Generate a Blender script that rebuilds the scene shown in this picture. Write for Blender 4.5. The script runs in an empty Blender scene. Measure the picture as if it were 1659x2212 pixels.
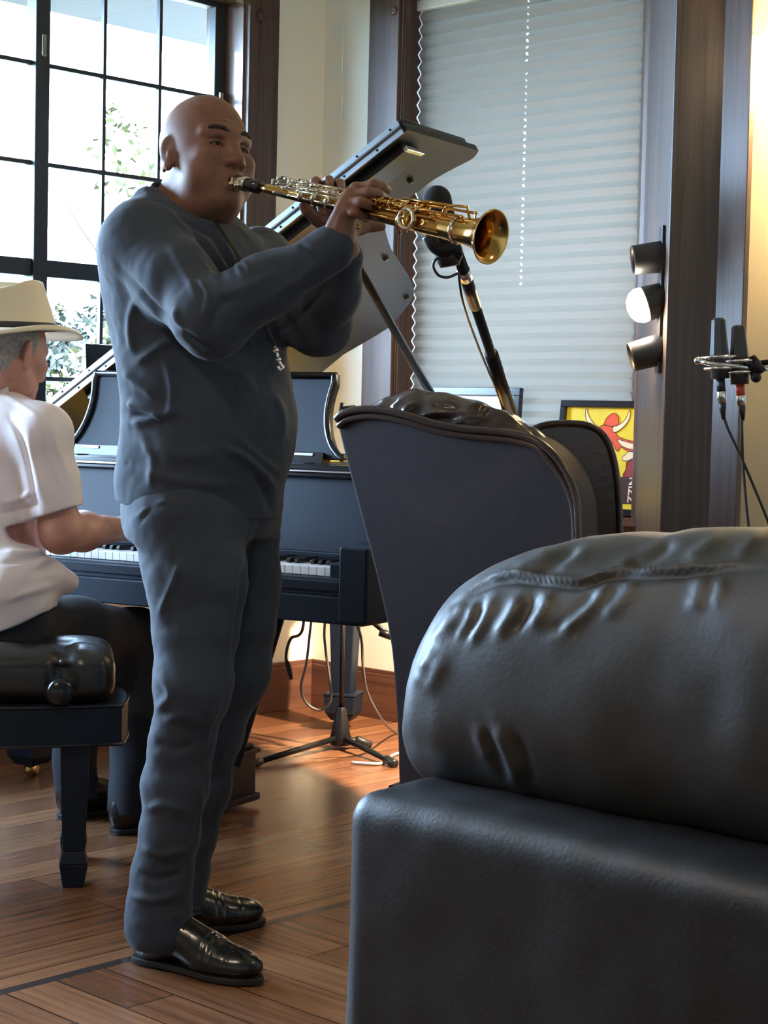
import bpy, math, random
import numpy as np
from mathutils import Matrix, Vector

# ---------------------------------------------------------------- camera
SC = bpy.context.scene
COL = SC.collection
FPX, CAMH, ROLL = 3838.0, 1.1, 0.023
PITCH = math.atan(206 / FPX)
_fw = np.array([0, math.cos(PITCH), -math.sin(PITCH)])
_up = np.array([0, math.sin(PITCH), math.cos(PITCH)])
_rt = np.array([1.0, 0, 0])
_n = math.hypot(1, ROLL)
_R = (_rt + ROLL * _up) / _n
_U = (_up - ROLL * _rt) / _n
cam_data = bpy.data.cameras.new('camera')
cam = bpy.data.objects.new('camera', cam_data)
COL.objects.link(cam)
cam_data.sensor_fit = 'HORIZONTAL'
cam_data.sensor_width = 36.0
cam_data.lens = 36.0 * FPX / 1659.0
cam_data.clip_start = 0.05
cam_data.clip_end = 300
cam.matrix_world = Matrix(((_R[0], _U[0], -_fw[0], 0), (_R[1], _U[1], -_fw[1], 0),
                           (_R[2], _U[2], -_fw[2], CAMH), (0, 0, 0, 1)))
SC.camera = cam
CAMPOS = np.array([0, 0, CAMH])


def ray(px, py):
    u = px - 829.5
    v = 1106 - py
    return _fw + _R * (u / FPX) + _U * (v / FPX)


def P(px, py, Y):            # photograph pixel + distance into the room -> point in metres
    d = ray(px, py)
    return CAMPOS + d * (Y / d[1])


def F(px, py, z=0.0):        # photograph pixel -> point at height z
    d = ray(px, py)
    return CAMPOS + d * ((z - CAMH) / d[2])


# room frame: origin in the far corner, a runs along the left wall, b along the right wall
CORNER = F(672, 1524)
_a = math.atan((4485 - 830) / FPX)
A_AX = np.array([-math.sin(_a), -math.cos(_a), 0])
B_AX = np.array([math.cos(_a), -math.sin(_a), 0])
Z_AX = np.array([0, 0, 1.0])


def frame(o, x, y, z):
    m = np.eye(4)
    m[:3, 0], m[:3, 1], m[:3, 2], m[:3, 3] = x, y, z, o
    return m


ROOM = frame(CORNER, A_AX, B_AX, Z_AX)


def RM(a, b, z=0.0):
    return CORNER + a * A_AX + b * B_AX + z * Z_AX


# ---------------------------------------------------------------- world, sun, lamps, exposure
world = bpy.data.worlds.new('world')
SC.world = world
world.use_nodes = True
_bg = world.node_tree.nodes['Background']
_bg.inputs['Color'].default_value = (0.48, 0.71, 1.0, 1)
_bg.inputs['Strength'].default_value = 22.0
sun_d = bpy.data.lights.new('sun', 'SUN')
sun = bpy.data.objects.new('sun', sun_d)
COL.objects.link(sun)
sun_d.energy = 9.0
sun_d.color = (1.0, 0.93, 0.78)
sun_d.angle = 0.02
sun.rotation_euler = Vector((-0.35, 0.72, -0.75)).to_track_quat('-Z', 'Y').to_euler()


def lamp(name, kind, loc, energy, color, target=None, size=0.3, size_y=None, spot=None, portal=False):
    d = bpy.data.lights.new(name, kind)
    d.energy = energy
    d.color = color
    if kind == 'AREA':
        d.shape = 'RECTANGLE' if size_y else 'DISK'
        d.size = size
        if size_y:
            d.size_y = size_y
        d.cycles.is_portal = portal
    elif kind == 'SPOT':
        d.spot_size = spot or 1.5
        d.spot_blend = 0.6
        d.shadow_soft_size = size
    else:
        d.shadow_soft_size = size
    o = bpy.data.objects.new(name, d)
    COL.objects.link(o)
    o.location = loc
    if target is not None:
        o.rotation_euler = (Vector(target) - Vector(loc)).to_track_quat('-Z', 'Y').to_euler()
    return o


# sky portals in the window openings
lamp('window_portal', 'AREA', RM(1.24, -0.13, 1.75), 1, (1, 1, 1), RM(1.24, 3, 1.75), 1.7, 1.75, portal=True)
lamp('window_portal', 'AREA', RM(-0.17, 0.92, 1.75), 1, (1, 1, 1), RM(3, 0.92, 1.75), 1.1, 1.75, portal=True)
lamp('window_portal', 'AREA', RM(3.05, -0.13, 1.75), 1, (1, 1, 1), RM(3.05, 3, 1.75), 1.5, 1.75, portal=True)
# warm recessed lamps in the ceiling of the room
WARM = (1.0, 0.80, 0.60)
lamp('ceiling_lamp', 'AREA', (-1.6, 1.6, 2.95), 11, WARM, (-1.6, 1.6, 0), 0.25)
lamp('ceiling_lamp', 'AREA', (1.9, 2.6, 2.95), 3, WARM, (1.9, 2.6, 0), 0.25)
SC.view_settings.view_transform = 'Standard'
SC.view_settings.look = 'None'
SC.view_settings.exposure = 1.6
SC.view_settings.gamma = 1.0
SC.view_settings.use_curve_mapping = False
SC.cycles.use_denoising = True
SC.cycles.max_bounces = 8
SC.cycles.sample_clamp_indirect = 6.0

# ---------------------------------------------------------------- object helpers
def wm(o):
    m = o.matrix_basis.copy()
    return wm(o.parent) @ m if o.parent else m


def tag(o, label=None, cat=None, group=None, kind=None):
    if label: o['label'] = label
    if cat: o['category'] = cat
    if group: o['group'] = group
    if kind: o['kind'] = kind
    return o


def thing(name, loc, label, cat, group=None, M=None):
    o = bpy.data.objects.new(name, None)
    COL.objects.link(o)
    o.empty_display_size = 0.05
    if M is not None:
        o.matrix_basis = Matrix(M.tolist())
    else:
        o.location = Vector([float(c) for c in loc])
    return tag(o, label, cat, group)


class MB:
    """collects shapes into one mesh; every add method takes an optional 4x4 frame"""

    def __init__(self, M=None):
        self.v, self.f, self.n = [], [], 0
        self.M = M

    def add(self, v, f, M=None):
        v = np.asarray(v, float).reshape(-1, 3)
        M = self.M if M is None else M
        if M is not None:
            v = v @ M[:3, :3].T + M[:3, 3]
        self.v.append(v)
        k = self.n
        self.f += [tuple(int(i) + k for i in q) for q in f]
        self.n += len(v)
        return self

    def box(self, lo, hi, M=None):
        (x0, y0, z0), (x1, y1, z1) = lo, hi
        v = [(x0, y0, z0), (x1, y0, z0), (x1, y1, z0), (x0, y1, z0), (x0, y0, z1), (x1, y0, z1), (x1, y1, z1), (x0, y1, z1)]
        f = [(3, 2, 1, 0), (4, 5, 6, 7), (0, 1, 5, 4), (1, 2, 6, 5), (2, 3, 7, 6), (3, 0, 4, 7)]
        return self.add(v, f, M)

    def prism(self, poly, z0, z1, M=None):
        n = len(poly)
        v = [(x, y, z0) for x, y in poly] + [(x, y, z1) for x, y in poly]
        f = [tuple(range(n))[::-1], tuple(range(n, 2 * n))] + [(i, (i + 1) % n, n + (i + 1) % n, n + i) for i in range(n)]
        return self.add(v, f, M)

    def tube(self, pts, r, n=10, M=None, caps=True, flat=None):
        pts = np.asarray(pts, float)
        m = len(pts)
        r = np.broadcast_to(np.asarray(r, float), (m,))
        T = np.gradient(pts, axis=0)
        T /= np.linalg.norm(T, axis=1)[:, None] + 1e-12
        up = np.array([0, 0, 1.0]) if abs(T[0][2]) < 0.9 else np.array([1.0, 0, 0])
        N = np.cross(T[0], up); N /= np.linalg.norm(N)
        v = []
        for i in range(m):
            N = N - T[i] * (N @ T[i]); N /= np.linalg.norm(N) + 1e-12
            B = np.cross(T[i], N)
            for k in range(n):
                t = 2 * math.pi * k / n
                v.append(pts[i] + r[i] * (math.cos(t) * N + math.sin(t) * B * (flat or 1.0)))
        f = [(i * n + k, i * n + (k + 1) % n, (i + 1) * n + (k + 1) % n, (i + 1) * n + k) for i in range(m - 1) for k in range(n)]
        if caps:
            f += [tuple(range(n))[::-1], tuple(range((m - 1) * n, m * n))]
        return self.add(v, f, M)

    def lathe(self, prof, n=24, M=None, caps=True):
        m = len(prof)
        v = [(r * math.cos(2 * math.pi * k / n), r * math.sin(2 * math.pi * k / n), z) for r, z in prof for k in range(n)]
        f = [(i * n + k, i * n + (k + 1) % n, (i + 1) * n + (k + 1) % n, (i + 1) * n + k) for i in range(m - 1) for k in range(n)]
        if caps:
            f += [tuple(range(n))[::-1], tuple(range((m - 1) * n, m * n))]
        return self.add(v, f, M)

    def sphere(self, c, r, n=12, M=None):
        r = np.broadcast_to(np.asarray(r, float), (3,))
        v, f = [], []
        h = n // 2 + 1
        for i in range(h + 1):
            t = math.pi * i / h
            for k in range(n):
                p = 2 * math.pi * k / n
                v.append((c[0] + r[0] * math.sin(t) * math.cos(p), c[1] + r[1] * math.sin(t) * math.sin(p), c[2] - r[2] * math.cos(t)))
        f = [(i * n + k, i * n + (k + 1) % n, (i + 1) * n + (k + 1) % n, (i + 1) * n + k) for i in range(h) for k in range(n)]
        return self.add(v, f, M)

    def grid(self, V, M=None, closed_u=False, flip=False):      # V: rows x cols x 3
        V = np.asarray(V, float)
        a, b = V.shape[:2]
        f = []
        for i in range(a - 1 + (1 if closed_u else 0)):
            for k in range(b - 1):
                q = (i * b + k, i * b + k + 1, ((i + 1) % a) * b + k + 1, ((i + 1) % a) * b + k)
                f.append(q[::-1] if flip else q)
        return self.add(V.reshape(-1, 3), f, M)

    def build(self, name, mat, parent=None, loc=None, smooth=False, bevel=0.0, seg=2, M=None, weld=False):
        return mesh_obj(name, np.concatenate(self.v), self.f, mat, parent, loc, smooth, bevel, seg, M)


def mesh_obj(name, v, f, mat, parent=None, loc=None, smooth=False, bevel=0.0, seg=2, M=None):
    """v are world coordinates; the object gets its own origin and, if given, a parent"""
    v = np.asarray(v, float)
    o = bpy.data.objects.new(name, None) if False else None
    if M is not None:
        base = Matrix(M.tolist())
    else:
        if loc is None:
            c = (v.min(0) + v.max(0)) / 2
            loc = (c[0], c[1], v[:, 2].min())
        base = Matrix.Translation(Vector([float(c) for c in loc]))
    inv = np.array(base.inverted())
    lv = v @ inv[:3, :3].T + inv[:3, 3]
    me = bpy.data.meshes.new(name)
    fa = f if isinstance(f, np.ndarray) else None
    if fa is not None:
        nf, k = fa.shape
        me.vertices.add(len(lv)); me.vertices.foreach_set('co', lv.astype(np.float32).ravel())
        me.loops.add(nf * k); me.loops.foreach_set('vertex_index', fa.astype(np.int32).ravel())
        me.polygons.add(nf)
        me.polygons.foreach_set('loop_start', np.arange(0, nf * k, k, dtype=np.int32))
        me.update(calc_edges=True); me.validate()
    else:
        me.from_pydata(lv.tolist(), [], f)
        me.update()
    if smooth:
        me.polygons.foreach_set('use_smooth', [True] * len(me.polygons))
    o = bpy.data.objects.new(name, me)
    COL.objects.link(o)
    if isinstance(mat, (list, tuple)):
        for m in mat: me.materials.append(m)
    else:
        me.materials.append(mat)
    if parent is not None:
        o.parent = parent
        o.matrix_basis = wm(parent).inverted() @ base
    else:
        o.matrix_basis = base
    if bevel:
        b = o.modifiers.new('bevel', 'BEVEL')
        b.width = bevel; b.segments = seg; b.limit_method = 'ANGLE'; b.angle_limit = 0.6
        b.harden_normals = False
    if smooth == 'auto' or (smooth and bevel):
        try:
            me.shade_auto_smooth(use_auto_smooth=True, angle=0.6)
        except Exception:
            pass
    return o


def smooth_by_angle(o, ang=35):
    me = o.data
    me.polygons.foreach_set('use_smooth', [True] * len(me.polygons))
    import bmesh
    bm = bmesh.new(); bm.from_mesh(me)
    for e in bm.edges:
        if len(e.link_faces) == 2:
            e.smooth = e.calc_face_angle(0) < math.radians(ang)
    bm.to_mesh(me); bm.free()
    return o


def spline(pts, n=8):
    """Catmull-Rom through the points"""
    p = np.asarray(pts, float)
    p = np.vstack([2 * p[0] - p[1], p, 2 * p[-1] - p[-2]])
    out = []
    for i in range(1, len(p) - 2):
        for k in range(n):
            t = k / n
            out.append(0.5 * ((2 * p[i]) + (-p[i - 1] + p[i + 1]) * t + (2 * p[i - 1] - 5 * p[i] + 4 * p[i + 1] - p[i + 2]) * t * t
                              + (-p[i - 1] + 3 * p[i] - 3 * p[i + 1] + p[i + 2]) * t ** 3))
    out.append(p[-2])
    return np.array(out)


# ---------------------------------------------------------------- materials
def mat(name, color, rough=0.5, metal=0.0, bump=0.0, bscale=200.0, var=0.0, vscale=8.0, coat=0.0, spec=0.5, stretch=None, sheen=0.0, trans=0.0, sss=0.0, bdist=0.002):
    m = bpy.data.materials.new(name)
    m.use_nodes = True
    nt = m.node_tree
    b = nt.nodes['Principled BSDF']
    b.inputs['Base Color'].default_value = (*color, 1)
    b.inputs['Roughness'].default_value = rough
    b.inputs['Metallic'].default_value = metal
    b.inputs['Specular IOR Level'].default_value = spec
    if coat: b.inputs['Coat Weight'].default_value = coat; b.inputs['Coat Roughness'].default_value = 0.1
    if sheen: b.inputs['Sheen Weight'].default_value = sheen; b.inputs['Sheen Roughness'].default_value = 0.5
    if sss:
        b.inputs['Subsurface Weight'].default_value = sss
        b.inputs['Subsurface Radius'].default_value = (0.012, 0.004, 0.002)
        b.inputs['Subsurface Scale'].default_value = 0.6
    tc = nt.nodes.new('ShaderNodeTexCoord')
    src = tc.outputs['Object']
    if stretch:
        mp = nt.nodes.new('ShaderNodeMapping')
        mp.inputs['Scale'].default_value = stretch
        nt.links.new(src, mp.inputs['Vector']); src = mp.outputs['Vector']
    if var:
        n = nt.nodes.new('ShaderNodeTexNoise'); n.inputs['Scale'].default_value = vscale; n.inputs['Detail'].default_value = 5
        nt.links.new(src, n.inputs['Vector'])
        r = nt.nodes.new('ShaderNodeValToRGB')
        r.color_ramp.elements[0].position = 0.3; r.color_ramp.elements[1].position = 0.7
        r.color_ramp.elements[0].color = (*[c * (1 - var) for c in color], 1)
        r.color_ramp.elements[1].color = (*[min(1, c * (1 + var)) for c in color], 1)
        nt.links.new(n.outputs['Fac'], r.inputs['Fac']); nt.links.new(r.outputs['Color'], b.inputs['Base Color'])
    if bump:
        n2 = nt.nodes.new('ShaderNodeTexNoise'); n2.inputs['Scale'].default_value = bscale; n2.inputs['Detail'].default_value = 4
        nt.links.new(src, n2.inputs['Vector'])
        bp = nt.nodes.new('ShaderNodeBump'); bp.inputs['Strength'].default_value = bump; bp.inputs['Distance'].default_value = bdist
        nt.links.new(n2.outputs['Fac'], bp.inputs['Height']); nt.links.new(bp.outputs['Normal'], b.inputs['Normal'])
    return m


def emit(name, color, strength):
    m = bpy.data.materials.new(name); m.use_nodes = True
    b = m.node_tree.nodes['Principled BSDF']
    b.inputs['Base Color'].default_value = (*color, 1)
    b.inputs['Emission Color'].default_value = (*color, 1)
    b.inputs['Emission Strength'].default_value = strength
    return m


def wood(name, dark, light, rough=0.45, axis='z', scale=1.0, coat=0.0):
    """stained timber: long grain streaks running along one object axis, with a few knots"""
    m = bpy.data.materials.new(name); m.use_nodes = True
    nt = m.node_tree; b = nt.nodes['Principled BSDF']
    b.inputs['Roughness'].default_value = rough
    if coat: b.inputs['Coat Weight'].default_value = coat
    tc = nt.nodes.new('ShaderNodeTexCoord'); mp = nt.nodes.new('ShaderNodeMapping')
    s = {'x': (0.6, 22, 22), 'y': (22, 0.6, 22), 'z': (22, 22, 0.6)}[axis]
    mp.inputs['Scale'].default_value = [c * scale for c in s]
    nt.links.new(tc.outputs['Object'], mp.inputs['Vector'])
    n = nt.nodes.new('ShaderNodeTexNoise'); n.inputs['Scale'].default_value = 1.6; n.inputs['Detail'].default_value = 8; n.inputs['Roughness'].default_value = 0.7
    n.inputs['Distortion'].default_value = 0.6
    nt.links.new(mp.outputs['Vector'], n.inputs['Vector'])
    r = nt.nodes.new('ShaderNodeValToRGB')
    r.color_ramp.elements[0].position = 0.33; r.color_ramp.elements[1].position = 0.68
    r.color_ramp.elements[0].color = (*dark, 1); r.color_ramp.elements[1].color = (*light, 1)
    nt.links.new(n.outputs['Fac'], r.inputs['Fac']); nt.links.new(r.outputs['Color'], b.inputs['Base Color'])
    bp = nt.nodes.new('ShaderNodeBump'); bp.inputs['Strength'].default_value = 0.25; bp.inputs['Distance'].default_value = 0.002
    nt.links.new(n.outputs['Fac'], bp.inputs['Height']); nt.links.new(bp.outputs['Normal'], b.inputs['Normal'])
    return m


# ---------------------------------------------------------------- implicit surfaces
def smin(a, b, k):
    if k <= 0: return np.minimum(a, b)
    h = np.maximum(k - np.abs(a - b), 0) / k
    return np.minimum(a, b) - h * h * k * 0.25


def vnoise(p, scale, seed=0):
    """smooth value noise in -1..1"""
    q = np.asarray(p, np.float32) * np.float32(scale)
    i = np.floor(q).astype(np.int64)
    t = q - i
    t = t * t * (3 - 2 * t)
    out = 0
    for dx in (0, 1):
        for dy in (0, 1):
            for dz in (0, 1):
                h = ((i[..., 0] + dx) * 374761393 + (i[..., 1] + dy) * 668265263 + (i[..., 2] + dz) * 2147483647 + seed * 974634777) & 0xffffffff
                h = (h ^ (h >> 13)) * 1274126177 & 0xffffffff
                h = (h ^ (h >> 16)) & 0xffff
                w = (t[..., 0] if dx else 1 - t[..., 0]) * (t[..., 1] if dy else 1 - t[..., 1]) * (t[..., 2] if dz else 1 - t[..., 2])
                out = out + w * (h / 32767.5 - 1)
    return out


class SDF:
    def __init__(self, lo, hi, vox):
        self.lo = np.asarray(lo, float); self.vox = vox
        self.n = np.ceil((np.asarray(hi, float) - self.lo) / vox).astype(int) + 1
        self.d = np.full(self.n, 9.0, np.float32)

    def _sub(self, lo, hi, fn, k, op):
        a = np.clip(np.floor((np.asarray(lo) - self.lo) / self.vox).astype(int), 0, self.n)
        b = np.clip(np.ceil((np.asarray(hi) - self.lo) / self.vox).astype(int) + 1, 0, self.n)
        if np.any(b - a < 1): return self
        ax = [(self.lo[i] + np.arange(a[i], b[i]) * self.vox).astype(np.float32) for i in range(3)]
        X, Y, Z = np.meshgrid(*ax, indexing='ij', sparse=True)
        d = fn(X, Y, Z)
        s = tuple(slice(a[i], b[i]) for i in range(3))
        c = self.d[s]
        if op == 'add': self.d[s] = smin(c, d, k)
        elif op == 'cut': self.d[s] = -smin(-c, d, k)
        elif op == 'and': self.d[s] = -smin(-c, -d, k)
        return self

    def cap(self, p, q, r1, r2=None, k=0.01, op='add'):
        p = np.asarray(p, float); q = np.asarray(q, float)
        r2 = r1 if r2 is None else r2
        m = max(r1, r2) + k + 3 * self.vox
        ba = q - p; L = float(ba @ ba) + 1e-12

        def fn(X, Y, Z):
            t = np.clip(((X - p[0]) * ba[0] + (Y - p[1]) * ba[1] + (Z - p[2]) * ba[2]) / L, 0, 1).astype(np.float32)
            return np.sqrt((X - p[0] - t * ba[0]) ** 2 + (Y - p[1] - t * ba[1]) ** 2 + (Z - p[2] - t * ba[2]) ** 2) - (r1 + (r2 - r1) * t)
        return self._sub(np.minimum(p, q) - m, np.maximum(p, q) + m, fn, k, op)

    def chain(self, pts, rs, k=0.01, op='add'):
        for i in range(len(pts) - 1):
            self.cap(pts[i], pts[i + 1], rs[i], rs[i + 1], k if i else k, op)
        return self

    def ell(self, c, r, R=None, k=0.01, op='add'):
        c = np.asarray(c, float); r = np.broadcast_to(np.asarray(r, float), (3,))
        R = np.eye(3) if R is None else np.asarray(R)
        ext = np.sqrt(((R * r) ** 2).sum(1)) + k + 3 * self.vox

        def fn(X, Y, Z):
            x, y, z = X - c[0], Y - c[1], Z - c[2]
            u = [(R[0, i] * x + R[1, i] * y + R[2, i] * z) for i in range(3)]
            k0 = np.sqrt((u[0] / r[0]) ** 2 + (u[1] / r[1]) ** 2 + (u[2] / r[2]) ** 2)
            k1 = np.sqrt((u[0] / r[0] ** 2) ** 2 + (u[1] / r[1] ** 2) ** 2 + (u[2] / r[2] ** 2) ** 2) + 1e-9
            return (k0 * (k0 - 1) / k1).astype(np.float32)
        return self._sub(c - ext, c + ext, fn, k, op)

    def box(self, c, h, rad=0.01, R=None, k=0.01, op='add'):
        c = np.asarray(c, float); h = np.asarray(h, float)
        R = np.eye(3) if R is None else np.asarray(R)
        ext = (np.abs(R) * h).sum(1) + k + 3 * self.vox

        def fn(X, Y, Z):
            x, y, z = X - c[0], Y - c[1], Z - c[2]
            q = [np.abs(R[0, i] * x + R[1, i] * y + R[2, i] * z) - (h[i] - rad) for i in range(3)]
            o = np.sqrt(np.maximum(q[0], 0) ** 2 + np.maximum(q[1], 0) ** 2 + np.maximum(q[2], 0) ** 2)
            return (o + np.minimum(np.maximum(np.maximum(q[0], q[1]), q[2]), 0) - rad).astype(np.float32)
        return self._sub(c - ext, c + ext, fn, k, op)

    def rings(self, pts, radii, fw, k=0.01, n=6):
        """torso-like stack: centres with (half depth, half width) about the facing direction fw"""
        pts = np.asarray(pts, float); radii = np.asarray(radii, float)
        sd = np.array([-fw[1], fw[0], 0])
        zs = pts[:, 2]; o = np.argsort(zs); zs = zs[o]; pp = pts[o]; rr = radii[o]
        m = rr.max() + k + 0.03
        lo = pp.min(0) - m; hi = pp.max(0) + m

        def itp(Z, val):
            # smooth monotone interpolation
            return np.interp(Z, zs, val).astype(np.float32)
        # resample through a spline for smoothness
        allp = spline(np.hstack([pp, rr]), n)
        zs = allp[:, 2]; px, py, ra, rb = allp[:, 0], allp[:, 1], allp[:, 3], allp[:, 4]

        def fn(X, Y, Z):
            cx, cy, a, b = itp(Z, px), itp(Z, py), itp(Z, ra), itp(Z, rb)
            dx, dy = X - cx, Y - cy
            u = (dx * fw[0] + dy * fw[1]); w = (dx * sd[0] + dy * sd[1])
            p = 2.3
            q = (np.abs(u / a) ** p + np.abs(w / b) ** p) ** (1 / p)
            d = (q - 1) * np.minimum(a, b)
            dz = np.maximum(zs[0] - Z, Z - zs[-1])
            return np.maximum(d, dz).astype(np.float32)
        return self._sub(lo, hi, fn, k, 'add')

    def half(self, p, nrm, k=0.0):
        """keep the side the normal points away from"""
        p = np.asarray(p, float); nrm = np.asarray(nrm, float) / np.linalg.norm(nrm)
        return self._sub(self.lo, self.lo + self.n * self.vox, lambda X, Y, Z: ((X - p[0]) * nrm[0] + (Y - p[1]) * nrm[1] + (Z - p[2]) * nrm[2]).astype(np.float32), k, 'and')

    def mesh(self, smooth=2):
        d = self.d
        s = d < 0
        # cells with mixed corners
        c = np.zeros(self.n - 1, np.uint8)
        for i in (0, 1):
            for j in (0, 1):
                for k in (0, 1):
                    c += s[i:self.n[0] - 1 + i, j:self.n[1] - 1 + j, k:self.n[2] - 1 + k]
        act = np.argwhere((c > 0) & (c < 8))
        idx = np.full(self.n - 1, -1, np.int32)
        idx[act[:, 0], act[:, 1], act[:, 2]] = np.arange(len(act))
        acc = np.zeros((len(act), 3)); cnt = np.zeros(len(act))
        corners = [(i, j, k) for i in (0, 1) for j in (0, 1) for k in (0, 1)]
        val = {q: d[act[:, 0] + q[0], act[:, 1] + q[1], act[:, 2] + q[2]].astype(float) for q in corners}
        for q in corners:
            for ax in range(3):
                if q[ax]: continue
                q2 = list(q); q2[ax] = 1; q2 = tuple(q2)
                a, b = val[q], val[q2]
                x = (a < 0) != (b < 0)
                t = np.where(x, a / np.where(x, a - b, 1), 0)
                pt = np.tile(np.array(q, float), (len(act), 1)); pt[:, ax] = t
                acc[x] += pt[x]; cnt += x
        v = self.lo + (act + acc / cnt[:, None]) * self.vox
        faces = []
        for ax in range(3):
            sl0 = [slice(None)] * 3; sl1 = [slice(None)] * 3
            sl0[ax] = slice(0, -1); sl1[ax] = slice(1, None)
            e = np.argwhere(s[tuple(sl0)] != s[tuple(sl1)])
            o1, o2 = [(1, 2), (2, 0), (0, 1)][ax]
            ok = (e[:, o1] > 0) & (e[:, o2] > 0) & (e[:, o1] < self.n[o1] - 1) & (e[:, o2] < self.n[o2] - 1)
            e = e[ok]
            inside = s[e[:, 0], e[:, 1], e[:, 2]]

            def g(d1, d2):
                q = e.copy(); q[:, o1] -= d1; q[:, o2] -= d2
                return idx[q[:, 0], q[:, 1], q[:, 2]]
            quad = np.stack([g(0, 0), g(1, 0), g(1, 1), g(0, 1)], 1)
            quad[~inside] = quad[~inside][:, ::-1]
            faces.append(quad)
        f = np.concatenate(faces)
        f = f[(f >= 0).all(1)]
        for _ in range(smooth):
            nv = np.zeros_like(v); nc = np.zeros(len(v))
            for a, b in ((0, 1), (1, 2), (2, 3), (3, 0)):
                for x, y in ((a, b), (b, a)):
                    for c3 in range(3):
                        nv[:, c3] += np.bincount(f[:, x], v[f[:, y], c3], len(v))
                    nc += np.bincount(f[:, x], minlength=len(v))
            nc[nc == 0] = 1
            v = 0.5 * v + 0.5 * nv / nc[:, None]
        return v, f

    def build(self, name, mt, parent=None, loc=None, disp=None, smooth=2):
        v, f = self.mesh(smooth)
        if disp is not None:
            nr = vnormals(v, f)
            v = v + nr * disp(v, nr)[:, None]
        self.d = None
        return mesh_obj(name, v, f, mt, parent, loc, smooth=True)


def vnormals(v, f):
    a = np.cross(v[f[:, 2]] - v[f[:, 0]], v[f[:, 3]] - v[f[:, 1]])
    n = np.zeros_like(v)
    for k in range(4):
        for c in range(3):
            n[:, c] += np.bincount(f[:, k], a[:, c], len(v))
    return n / (np.linalg.norm(n, axis=1)[:, None] + 1e-12)


def rot(axis, deg):
    return np.array(Matrix.Rotation(math.radians(deg), 3, axis))


def unit(v):
    v = np.asarray(v, float)
    return v / np.linalg.norm(v)

# ================================================================ the setting
M_WALL = mat('cream_paint', (0.84, 0.83, 0.72), 0.8, bump=0.15, bscale=120)
M_CEIL = mat('ceiling_paint', (0.6, 0.58, 0.52), 0.9)
M_TRIM = wood('dark_stained_trim', (0.035, 0.02, 0.016), (0.125, 0.072, 0.055), 0.42)
M_REVEAL = wood('varnished_reveal_wood', (0.045, 0.022, 0.016), (0.16, 0.08, 0.05), 0.3, coat=0.8)
M_BOARD = wood('satin_board_wood', (0.05, 0.03, 0.026), (0.15, 0.095, 0.085), 0.34, coat=0.25)
M_BOARD.node_tree.nodes['Principled BSDF'].inputs['Coat Roughness'].default_value = 0.3
M_TRIM_X = wood('dark_stained_board', (0.05, 0.024, 0.016), (0.17, 0.08, 0.05), 0.45, 'x')
M_POST = wood('grey_brown_post_wood', (0.03, 0.023, 0.023), (0.09, 0.069, 0.066), 0.5, scale=0.8)
M_BASE = wood('baseboard_wood', (0.07, 0.03, 0.02), (0.17, 0.075, 0.045), 0.4, 'x')
M_BASE_Y = wood('baseboard_wood_along', (0.07, 0.03, 0.02), (0.17, 0.075, 0.045), 0.4, 'y')
M_SASH = mat('dark_window_metal', (0.035, 0.04, 0.045), 0.4, 0.3)
M_STEEL = mat('bright_steel', (0.75, 0.76, 0.78), 0.22, 1.0)


def glass_mat(name, tint=(1, 1, 1), gloss=0.05):
    m = bpy.data.materials.new(name); m.use_nodes = True
    nt = m.node_tree; nt.nodes.remove(nt.nodes['Principled BSDF'])
    out = nt.nodes['Material Output']
    t = nt.nodes.new('ShaderNodeBsdfTransparent'); t.inputs['Color'].default_value = (*tint, 1)
    g = nt.nodes.new('ShaderNodeBsdfGlossy'); g.inputs['Roughness'].default_value = 0.02
    mx = nt.nodes.new('ShaderNodeMixShader'); mx.inputs['Fac'].default_value = gloss
    nt.links.new(t.outputs[0], mx.inputs[1]); nt.links.new(g.outputs[0], mx.inputs[2]); nt.links.new(mx.outputs[0], out.inputs['Surface'])
    return m


M_GLASS = glass_mat('window_glass')


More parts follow.
